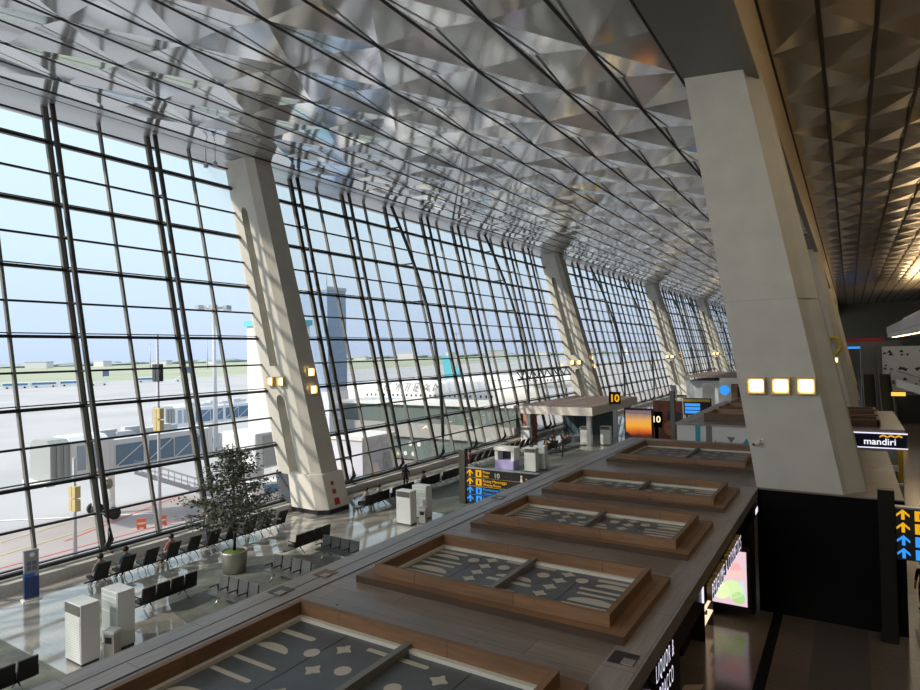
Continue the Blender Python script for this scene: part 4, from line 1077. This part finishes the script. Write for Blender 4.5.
# ------------------------------------------------------------------ farther pavilions
k3 = empty('shop_pavilion', (0, 0, 0), label='white walled pavilion with brown roof behind the first roof', cat='pavilion')
MB().box(-8.9, -2.0, 38, 55, 0, 4.95).build('white_wall', M['offw'], k3)
MB().box(-9.0, -1.9, 37.9, 55.1, 4.95, 5.05).box(-9.0, -8.2, 37.9, 55.1, 5.05, 5.08).build('roof_deck', M['rooflong'], k3)
MB().box(-7.85, -7.58, 37.97, 38, 0, 4.95).build('teal_stripe', M['teal'], k3)
MB().box(-7.25, -6.93, 37.97, 38, 0, 4.95).build('grey_stripe', M['barm'], k3)
for x, z, s_, m_ in ((-5.9, 4.25, .22, 'barm'), (-6.5, 4.0, .09, 'barm'), (-5.1, 4.1, -.22, 'teal'), (-6.75, 4.0, -.12, 'barm')):
    MB().hexa([(x - abs(s_), 37.975, z + s_ * .5), (x + abs(s_), 37.975, z + s_ * .5), (x, 37.975, z - s_)], [(x - abs(s_), 38, z + s_ * .5), (x + abs(s_), 38, z + s_ * .5), (x, 38, z - s_)]).build('printed_triangle', M[m_], k3)
def small_sky():
    e = empty('roof_skylight')
    MB().box(-7.6, -2.4, 0, .2, 0, .5).box(-7.6, -2.4, 3.0, 3.2, 0, .5).box(-7.6, -7.4, .2, 3.0, 0, .5).box(-2.6, -2.4, .2, 3.0, 0, .5).build('frame', M['frame_lit'], e)
    MB().box(-7.4, -2.6, .2, 3.0, 0, .08).build('plate', M['plate'], e)
    return e
for i in range(3):
    first_or_copy(STORE, 'ssky', small_sky, (0, 39.3 + 5 * i, 5.05), 0, f'{ordn[i]} skylight frame on the white pavilion roof', 'skylight', 'skylights on the white pavilion')
# sign post standing on that side
po = empty('sign_post', (-9.35, 39.0, 0), label='dark post at the corner of the white pavilion', cat='post')
MB().box(-.14, .14, -.14, .14, 0, 6.9, bev=.02).build('shaft', mat('post_brown', (.11, .10, .08), .4), po)
MB().box(-.35, .35, -.35, .35, 0, .06).build('foot', M['steel'], po)
# bank booth
mb = empty('bank_booth', (0, 0, 0), label='bank booth with navy mandiri sign and brown framed roof', cat='booth')
MB().box(-1.7, 2.9, 52, 66, 0, 3.3).build('booth_wall', M['offw'], mb)
MB().box(-1.75, 3.05, 51.85, 66.2, 3.3, 3.55).build('roof', M['rooflong'], mb)
for i in range(3):
    MB().box(-1.6, 1.6, 53.2 + 4 * i, 53.4 + 4 * i, 3.55, 4.05).build('roof_frame', M['frame_lit'], mb)
    MB().box(-1.6, 1.6, 56.0 + 4 * i, 56.2 + 4 * i, 3.55, 4.05).build('roof_frame', M['frame_lit'], mb)
    MB().box(1.5, 1.7, 53.2 + 4 * i, 56.2 + 4 * i, 3.55, 4.05).build('roof_frame_end', M['framey'], mb)
MB().box(-1.7, 3.1, 51.6, 51.85, 2.32, 3.3).build('sign_board', M['navy'], mb)
MB().box(-1.72, 3.15, 51.57, 51.6, 3.27, 3.36).box(-1.72, 3.15, 51.57, 51.6, 2.26, 2.33).build('sign_edge', M['e_white'], mb)
text_mesh('mandiri', .62, .012, emat('bank_white', (.9, .9, 1), .8), 'sign_lettering', mb, face_mtx((.62, 51.585, 2.52), (1, 0, 0), (0, 0, 1)), bold=.008)
wv = MB()
for i in range(3):
    x = 1.55 + i * .44
    wv.hexa([(x, 51.58, 3.0), (x + .22, 51.58, 3.12), (x + .22, 51.6, 3.12), (x, 51.6, 3.0)], [(x, 51.58, 3.1), (x + .22, 51.58, 3.24), (x + .22, 51.6, 3.24), (x, 51.6, 3.1)])
    wv.hexa([(x + .22, 51.58, 3.12), (x + .42, 51.58, 3.02), (x + .42, 51.6, 3.02), (x + .22, 51.6, 3.12)], [(x + .22, 51.58, 3.24), (x + .42, 51.58, 3.14), (x + .42, 51.6, 3.14), (x + .22, 51.6, 3.24)])
wv.build('sign_wave', M['e_yel'], mb)
MB().box(-1.6, 2.5, 51.9, 51.98, .1, 2.3).build('front_glazing', M['greenglass'], mb)
MB().box(2.55, 2.85, 51.7, 52.0, 0, 2.3).build('gold_pillar', M['gold'], mb)
text_mesh('mandiri', .4, .008, M['navy'], 'window_lettering', mb, face_mtx((.9, 51.88, 1.35), (1, 0, 0), (0, 0, 1)))
dv = empty('queue_scanner', (2.3, 50.6, 0), label='white machine standing before the bank booth', cat='machine')
MB().box(-.5, .5, -.3, .3, 0, .1).build('base', M['white'], dv)
MB().tube([(0, 0, .1), (0, 0, .9)], .07).build('stem', M['alu'], dv)
MB().box(-.25, .25, -.2, .2, .9, 1.3, bev=.05).build('head', M['white'], dv)

# far shops and displays
fp = empty('white_shop', (0, 0, 0), label='pale grey and white shop block far along the hall', cat='shop')
MB().box(-24, -15.5, 110, 130, 0, 4.0).build('block', mat('pale_blue_wall', (.42, .47, .52), .5), fp)
MB().box(-18.3, -12.5, 108, 112, 0, 4.6).build('portal', M['white'], fp)
MB().box(-17.2, -12.5, 107.9, 108, 0, 3.6).build('portal_wood', M['wood'], fp)
MB().box(-15.6, -12.5, 107.8, 107.9, 0, 3.1).build('doorway', M['blackm'], fp)
MB().box(-24.2, -12.4, 107.8, 130, 4.6, 4.8).build('roof', M['canopytop'], fp)
dp = empty('flight_display', (-17.8, 80, 0), label='blue flight information display bank beyond the mural', cat='display')
MB().box(-.1, 3.2, 0, .3, 1.2, 3.3).build('cabinet', M['blackm'], dp)
MB().box(.2, .4, .05, .2, 0, 1.2).box(2.6, 2.8, .05, .2, 0, 1.2).build('foot', M['blackm'], dp)
MB().box(0, 3.1, -.03, 0, 2.85, 3.2).build('header', M['gold'], dp)
for i in range(3): MB().box(.1, 1.9, -.02, 0, 1.4 + i * .45, 1.75 + i * .45).build('screen', emat('screen_blue', (.05, .30, .85), .8), dp)
for i, (x, y, z, c_, l) in enumerate([(-18.5, 95, 2.2, 'e_white', 'white lit panel left of the far blue globe'), (-16.3, 95, 2.2, 'e_blue', 'blue lit globe poster far along the hall')]):
    a = empty('lit_poster', (x, y, 0), label=l, cat='poster')
    MB().box(0, 1.7, 0, .2, 0, 4.4).build('frame', M['offw'], a); MB().lathe([(.7, 0), (.7, .02)], (.85, -.03, 3.4), 20, axis='y').build('round_print', M['e_blue'] if i else M['cream'], a)

# far right of the concourse: patterned wall, escalators, ramp
pw = empty('patterned_wall', (0, 0, 0), label='white wall with black triangle pattern at the far right', cat='wall panel')
MB().box(3.6, 16, 100, 100.4, 3.2, 9.2).build('white_board', M['offw'], pw)
MB().box(3.0, 3.5, 99.9, 100.5, 0, 9.4).build('edge_post', M['fin'], pw)
rp = random.Random(5)
tp = MB()
for gx_ in range(5):
    for gz in range(3):
        for q in range(3):
            x = 4.3 + gx_ * 1.6 + rp.uniform(-.5, .5); z = 8.3 - gz * 1.9 + rp.uniform(-.35, .35); s_ = rp.choice((-1, 1)) * rp.uniform(.16, .32)
            tp.hexa([(x - abs(s_), 99.97, z + s_ * .5), (x + abs(s_), 99.97, z + s_ * .5), (x, 99.97, z - s_)], [(x - abs(s_), 100, z + s_ * .5), (x + abs(s_), 100, z + s_ * .5), (x, 100, z - s_)])
tp.build('triangle_pattern', M['sigb'], pw)
MB().box(1.2, 3.0, 101, 106, 0, 9.3).build('grey_return', M['barm'], pw)
es = None
def escalator():
    e = empty('escalator')
    MB().hexa([(0, 0, 0), (1.3, 0, 0), (1.3, 9, 5.2), (0, 9, 5.2)], [(0, 0, .3), (1.3, 0, .3), (1.3, 9, 5.6), (0, 9, 5.6)]).build('steps', M['blackm'], e)
    for x in (0, 1.25): MB().hexa([(x, 0, .3), (x + .05, 0, .3), (x + .05, 9, 5.6), (x, 9, 5.6)], [(x, 0, 1.2), (x + .05, 0, 1.2), (x + .05, 9, 6.5), (x, 9, 6.5)]).build('balustrade', M['barm'], e)
    return e
for x, l in ((1.3, 'left dark escalator at the far right'), (3.0, 'right dark escalator at the far right')):
    first_or_copy(STORE, 'esc', escalator, (x, 88, 0), 0, l, 'escalator', 'dark escalators')
rb = empty('ramp_bridge', (0, 0, 0), label='white sloping bridge parapet at the far right edge', cat='bridge')
MB().hexa([(4.6, 90, 4.4), (14, 84, 0.6), (14, 84.3, .6), (4.6, 90.3, 4.4)], [(4.6, 90, 5.3), (14, 84, 1.8), (14, 84.3, 1.8), (4.6, 90.3, 5.3)]).build('parapet', M['offw'], rb)
MB().beam((4.6, 90, 6.3), (14, 84, 2.8), .06, .06).build('handrail', M['steel'], rb)
MB().box(4.6, 14, 90.3, 96, 0, 3.4).build('dark_base', M['blackm'], rb)
MB().box(4.0, 5.4, 89.4, 89.5, 3.3, 3.75).build('amber_sign', emat('amber', (1, .55, .08), .9), rb)
# upper galleries at the far right
mg = empty('upper_gallery', (0, 0, 0), label='stepped upper galleries with lit undersides, far right', cat='gallery')
MB().box(8.6, 34, 100, 200, 11.3, 12.2).build('deck', M['canopy'], mg)
MB().box(8.4, 8.7, 100, 200, 12.2, 14.0).build('parapet', mat('gallery_lilac', (.50, .45, .48), .4), mg)
MB().box(12, 34, 100, 200, 15.2, 16.2).build('upper_deck', M['canopy'], mg)
gl_ = MB()
for i in range(12):
    gl_.box(9.2, 10.2, 104 + i * 8, 105.6 + i * 8, 11.24, 11.3)
    gl_.box(12.6, 13.6, 104 + i * 8, 105.6 + i * 8, 15.14, 15.2)
gl_.build('downlight', M['e_warm'], mg)
fg = empty('far_gallery', (0, 0, 0), label='grey end wall gallery with red banner strip, end of the concourse', cat='gallery')
MB().box(-2, 12, 210, 212, 9.0, 10.4).build('deck', M['barm'], fg)
MB().box(-2, 8, 209.8, 210, 10.4, 11.3).build('red_strip', M['mirror'], fg)
MB().box(-2, 5, 209.8, 210, 8.4, 9.0).build('blue_strip', M['e_blue'], fg)
# ------------------------------------------------------------------ people
def person(name_label, loc, rz, pose, shirt, pants, hair='short', raise_arm=False):
    """local: faces +y. one continuous skinned body"""
    if pose == 'sit':
        hip = (0, -.02, .56); sp = (0, -.10, .82); ch_ = (0, -.14, 1.02); nk = (0, -.13, 1.17); hd = (0, -.10, 1.30)
        legs = lambda s_: [(s_ * .10, .0, .56), (s_ * .13, .40, .56), (s_ * .12, .46, .12), (s_ * .12, .60, .05)]
        arms = lambda s_: [(s_ * .19, -.13, 1.08), (s_ * .25, -.06, .82), (s_ * .16, .20, .74), (s_ * .13, .28, .74)]
    else:
        hip = (0, 0, .92); sp = (0, 0, 1.12); ch_ = (0, -.01, 1.33); nk = (0, 0, 1.48); hd = (0, .02, 1.62)
        legs = lambda s_: [(s_ * .10, 0, .88), (s_ * .11, .02, .48), (s_ * .12, -.02, .08), (s_ * .12, .14, .04)]
        arms = lambda s_: [(s_ * .20, -.01, 1.40), (s_ * .26, -.02, 1.12), (s_ * .25, .08, .88), (s_ * .24, .11, .80)]
    V = []; E = []; Rr = []; Gm = []
    def add(p, r, g, par=None):
        V.append(p); Rr.append(r); Gm.append(g)
        if par is not None: E.append((par, len(V) - 1))
        return len(V) - 1
    h = add(hip, .15, 1); s0 = add(sp, .14, 0, h); c0 = add(ch_, .155, 0, s0); n0 = add(nk, .06, 2, c0); h0 = add(hd, .105, 2, n0); add((hd[0], hd[1] + .01, hd[2] + .10), .085, 2, h0)
    for s_ in (-1, 1):
        p = legs(s_); a = add(p[0], .105, 1, h); a = add(p[1], .075, 1, a); a = add(p[2], .05, 1, a); add(p[3], .045, 3, a)
        p = arms(s_)
        if raise_arm and s_ == 1: p = [p[0], (.24, .12, p[0][2] - .12), (.14, .30, p[0][2] + .12), (.13, .32, p[0][2] + .2)]
        a = add(p[0], .065, 0, c0); a = add(p[1], .05, 0, a); a = add(p[2], .038, 2, a); a2 = add(p[3], .034, 2, a)
        # hand: five tapered fingers
        hv = Vector(p[3]); dv_ = (Vector(p[3]) - Vector(p[2])).normalized()
        for q in range(4): add(tuple(hv + dv_ * .08 + Vector(((q - 1.5) * .018, 0, 0))), .010, 2, a2)
        add(tuple(hv + dv_ * .04 + Vector((-s_ * .04, .02, 0))), .011, 2, a2)
    me = bpy.data.meshes.new('person'); me.from_pydata(V, E, [])
    o = bpy.data.objects.new('person', me); C.objects.link(o)
    md = o.modifiers.new('s', 'SKIN')
    for i, r_ in enumerate(Rr): me.skin_vertices[0].data[i].radius = (r_, r_ * (.78 if Gm[i] in (0, 1) and i < 3 else 1))
    me.skin_vertices[0].data[0].use_root = True
    o.modifiers.new('d', 'SUBSURF').levels = 1
    bpy.context.view_layer.update()
    nm = bpy.data.meshes.new_from_object(o.evaluated_get(bpy.context.evaluated_depsgraph_get()))
    bpy.data.objects.remove(o); bpy.data.meshes.remove(me)
    for m_ in (M[shirt], M[pants], M['skin'], M['blackm']): nm.materials.append(m_)
    vs = [Vector(v) for v in V]
    for p in nm.polygons:
        p.use_smooth = True
        k_ = min(range(len(vs)), key=lambda i: (p.center - vs[i]).length - Rr[i] * .8)
        p.material_index = Gm[k_]
    nm.name = 'person'
    o = bpy.data.objects.new('person', nm); C.objects.link(o)
    o.location = loc; o.rotation_euler = (0, 0, rz)
    hb = MB(); hx, hy, hz = hd
    rings = [(.118, .02), (.125, .08), (.112, .15), (.07, .20), (.015, .215)]
    hb.lathe(rings if hair == 'short' else [(.10, -.22), (.125, -.1)] + rings, (hx, hy - .022, hz - .02), 14); hb.build('hair', M['hair'], o)
    nb = MB().hexa([(hx - .018, hy + .095, hz - .01), (hx + .018, hy + .095, hz - .01), (hx + .012, hy + .13, hz - .005), (hx - .012, hy + .13, hz - .005)], [(hx - .008, hy + .09, hz + .045), (hx + .008, hy + .09, hz + .045), (hx + .006, hy + .1, hz + .045), (hx - .006, hy + .1, hz + .045)]); nb.build('nose', M['skin'], o)
    for s_ in (-1, 1):
        MB().lathe([(.005, -.012), (.014, 0), (.005, .012)], (hx + s_ * .038, hy + .098, hz + .05), 8, axis='y').build('eye', M['hair'], o)
        MB().lathe([(.01, -.01), (.03, 0), (.01, .01)], (hx + s_ * .108, hy - .01, hz + .03), 8, axis='x').build('ear', M['skin'], o)
    MB().box(hx - .025, hx + .025, hy + .088, hy + .104, hz - .055, hz - .045).build('mouth', M['cloth_p'], o)
    return tag(o, name_label, 'person')
W = FACE_W
def on_lounger(i, lab, *a, **k):
    ob = first_y = LY[i]
    ang = W - R(4); off = Vector((0, -.16, -.03)); off.rotate(Matrix.Rotation(ang, 3, 'Z'))
    return person(lab, (-27.1 + off.x, LY[i] + off.y, off.z), ang, 'sit', *a, **k)
on_lounger(0, 'person in grey reclining in the first recliner from the banner', 'cloth_g', 'cloth_g')
on_lounger(1, 'person in blue top in the second recliner from the banner', 'cloth_b', 'denim')
on_lounger(3, 'person lifting a hand in the fourth recliner from the banner', 'cloth_p', 'cloth_k', raise_arm=True)
person('standing person in white top and dark trousers behind the potted tree', (-28.2, 19.6, 0), W + R(30), 'stand', 'cloth_w', 'denim')
for x, y, l, a in [(-25.35, 28.6, 'person in white on the first bench right of the nearest column', ('cloth_w', 'cloth_k')), (-25.35, 29.8, 'person in white farther along the first bench right of the column', ('cloth_w', 'cloth_k')),
                   (-25.35, 34.6, 'person in grey seated behind the middle air conditioners', ('cloth_g', 'cloth_k'))]:
    person(l, (x - .1, y, -.06), W, 'sit', *a)
person('person in black standing near the middle air conditioners with long hair', (-26.6, 34.2, 0), R(200), 'stand', 'cloth_k', 'cloth_k', hair='long')
person('person in pink in the first recliner beyond the direction sign', (-27.1, 43.45, -.03), W - R(4), 'sit', 'cloth_p', 'cloth_k')
for i, (y, a, l) in enumerate([(52.5, ('cloth_o', 'cloth_k'), 'person in orange on the nearer bench by the gate, left end'), (53.7, ('cloth_k', 'cloth_k'), 'person in black on the nearer bench by the gate'), (54.2, ('cloth_o', 'denim'), 'person in orange on the nearer bench by the gate, right end'),
                              (55.5, ('cloth_w', 'cloth_k'), 'person in white on the farther bench by the gate'), (56.6, ('cloth_o', 'cloth_k'), 'person in orange on the farther bench by the gate'), (57.2, ('cloth_g', 'denim'), 'person in grey on the farther bench by the gate, last seat')]):
    person(l, (-24.25 if y < 55 else -24.05, y, -.06), W, 'sit', *a)
for x, y, l in [(-22.2, 51.6, 'standing person in black beside the gate benches'), (-26.2, 58.6, 'standing person in dark clothes under the gate canopy')]:
    person(l, (x, y, 0), R(120), 'stand', 'cloth_k', 'cloth_k')
person('standing person in black below the arrow sign at the right edge', (2.0, 27.2, 0), R(150), 'stand', 'cloth_k', 'cloth_k')

# ------------------------------------------------------------------ light
W_ = bpy.data.worlds.new('sky'); bpy.context.scene.world = W_
t = W_.node_tree if W_.node_tree else None
W_.use_nodes = True; t = W_.node_tree; t.nodes.clear()
o = t.nodes.new('ShaderNodeOutputWorld'); bg = t.nodes.new('ShaderNodeBackground'); t.links.new(bg.outputs[0], o.inputs[0])
tc = t.nodes.new('ShaderNodeTexCoord'); sp = t.nodes.new('ShaderNodeSeparateXYZ'); t.links.new(tc.outputs['Generated'], sp.inputs[0])
r = t.nodes.new('ShaderNodeValToRGB'); cr = r.color_ramp
cr.elements[0].position = 0; cr.elements[0].color = (.43, .53, .70, 1); cr.elements[1].position = 1; cr.elements[1].color = (1.0, 1.1, 1.2, 1)
for p_, c_ in ((.03, (.455, .56, .725, 1)), (.16, (.505, .635, .735, 1)), (.34, (.53, .675, .75, 1)), (.46, (.60, .74, .84, 1)), (.6, (.95, 1.05, 1.15, 1))):
    q = cr.elements.new(p_); q.color = c_
t.links.new(sp.outputs['Z'], r.inputs[0]); t.links.new(r.outputs[0], bg.inputs[0])
bg.inputs[1].default_value = 1.05
sun = bpy.data.lights.new('sun', 'SUN'); sun.energy = 3.7; sun.angle = R(2.5); sun.color = (1, .89, .73)
so = bpy.data.objects.new('sun', sun); C.objects.link(so)
so.rotation_euler = Vector((.50, .60, -.50)).to_track_quat('-Z', 'Y').to_euler()
def area(name, loc, rot, sx, sy, e_, col):
    l = bpy.data.lights.new(name, 'AREA'); l.shape = 'RECTANGLE'; l.size = sx; l.size_y = sy; l.energy = e_; l.color = col
    ob = bpy.data.objects.new(name, l); C.objects.link(ob); ob.location = loc; ob.rotation_euler = rot; return ob
for y in (20, 75, 130, 185):
    area('concourse_fill', (8, y, 22.2), (0, 0, 0), 10, 40, 650, (1, .83, .6))  # area lights added below the concourse ceiling to lift the interior
for y in (15, 60, 120, 170):
    area('upward_fill', (14, y, 16.6 if y > 100 else 10), (PI, 0, 0), 5, 30, 900 if y < 100 else 2200, (1, .70, .36))  # unseen upward area lights added to brighten and gild the concourse ceiling
area('rear_fill', (-17, -20, 19), (R(62), 0, 0), 26, 9, 4300, (.98, .98, .95))  # unseen area light added behind the camera to brighten hall and columns

# ------------------------------------------------------------------ camera
cam = bpy.data.cameras.new('camera'); co = bpy.data.objects.new('camera', cam); C.objects.link(co)
cam.sensor_width = 36; cam.lens = 611 / 920 * 36; cam.clip_end = 9000; cam.clip_start = .05
f_ = 611.
def dd(u, v): return Vector(((u - 460) / f_, -(v - 345) / f_, -1.0))
Yd = dd(850, 345).normalized(); up = dd(850, 345).cross(dd(100, 362)).normalized()
if up.y < 0: up = -up
Xd = Yd.cross(up)
rot = Matrix((Xd, Yd, up))
co.matrix_world = Matrix.Translation((0, 0, 9.5)) @ rot.to_4x4()
bpy.context.scene.camera = co
vs = bpy.context.scene.view_settings
vs.view_transform = 'Standard'; vs.look = 'None'; vs.exposure = .52; vs.gamma = 1; vs.use_curve_mapping = False
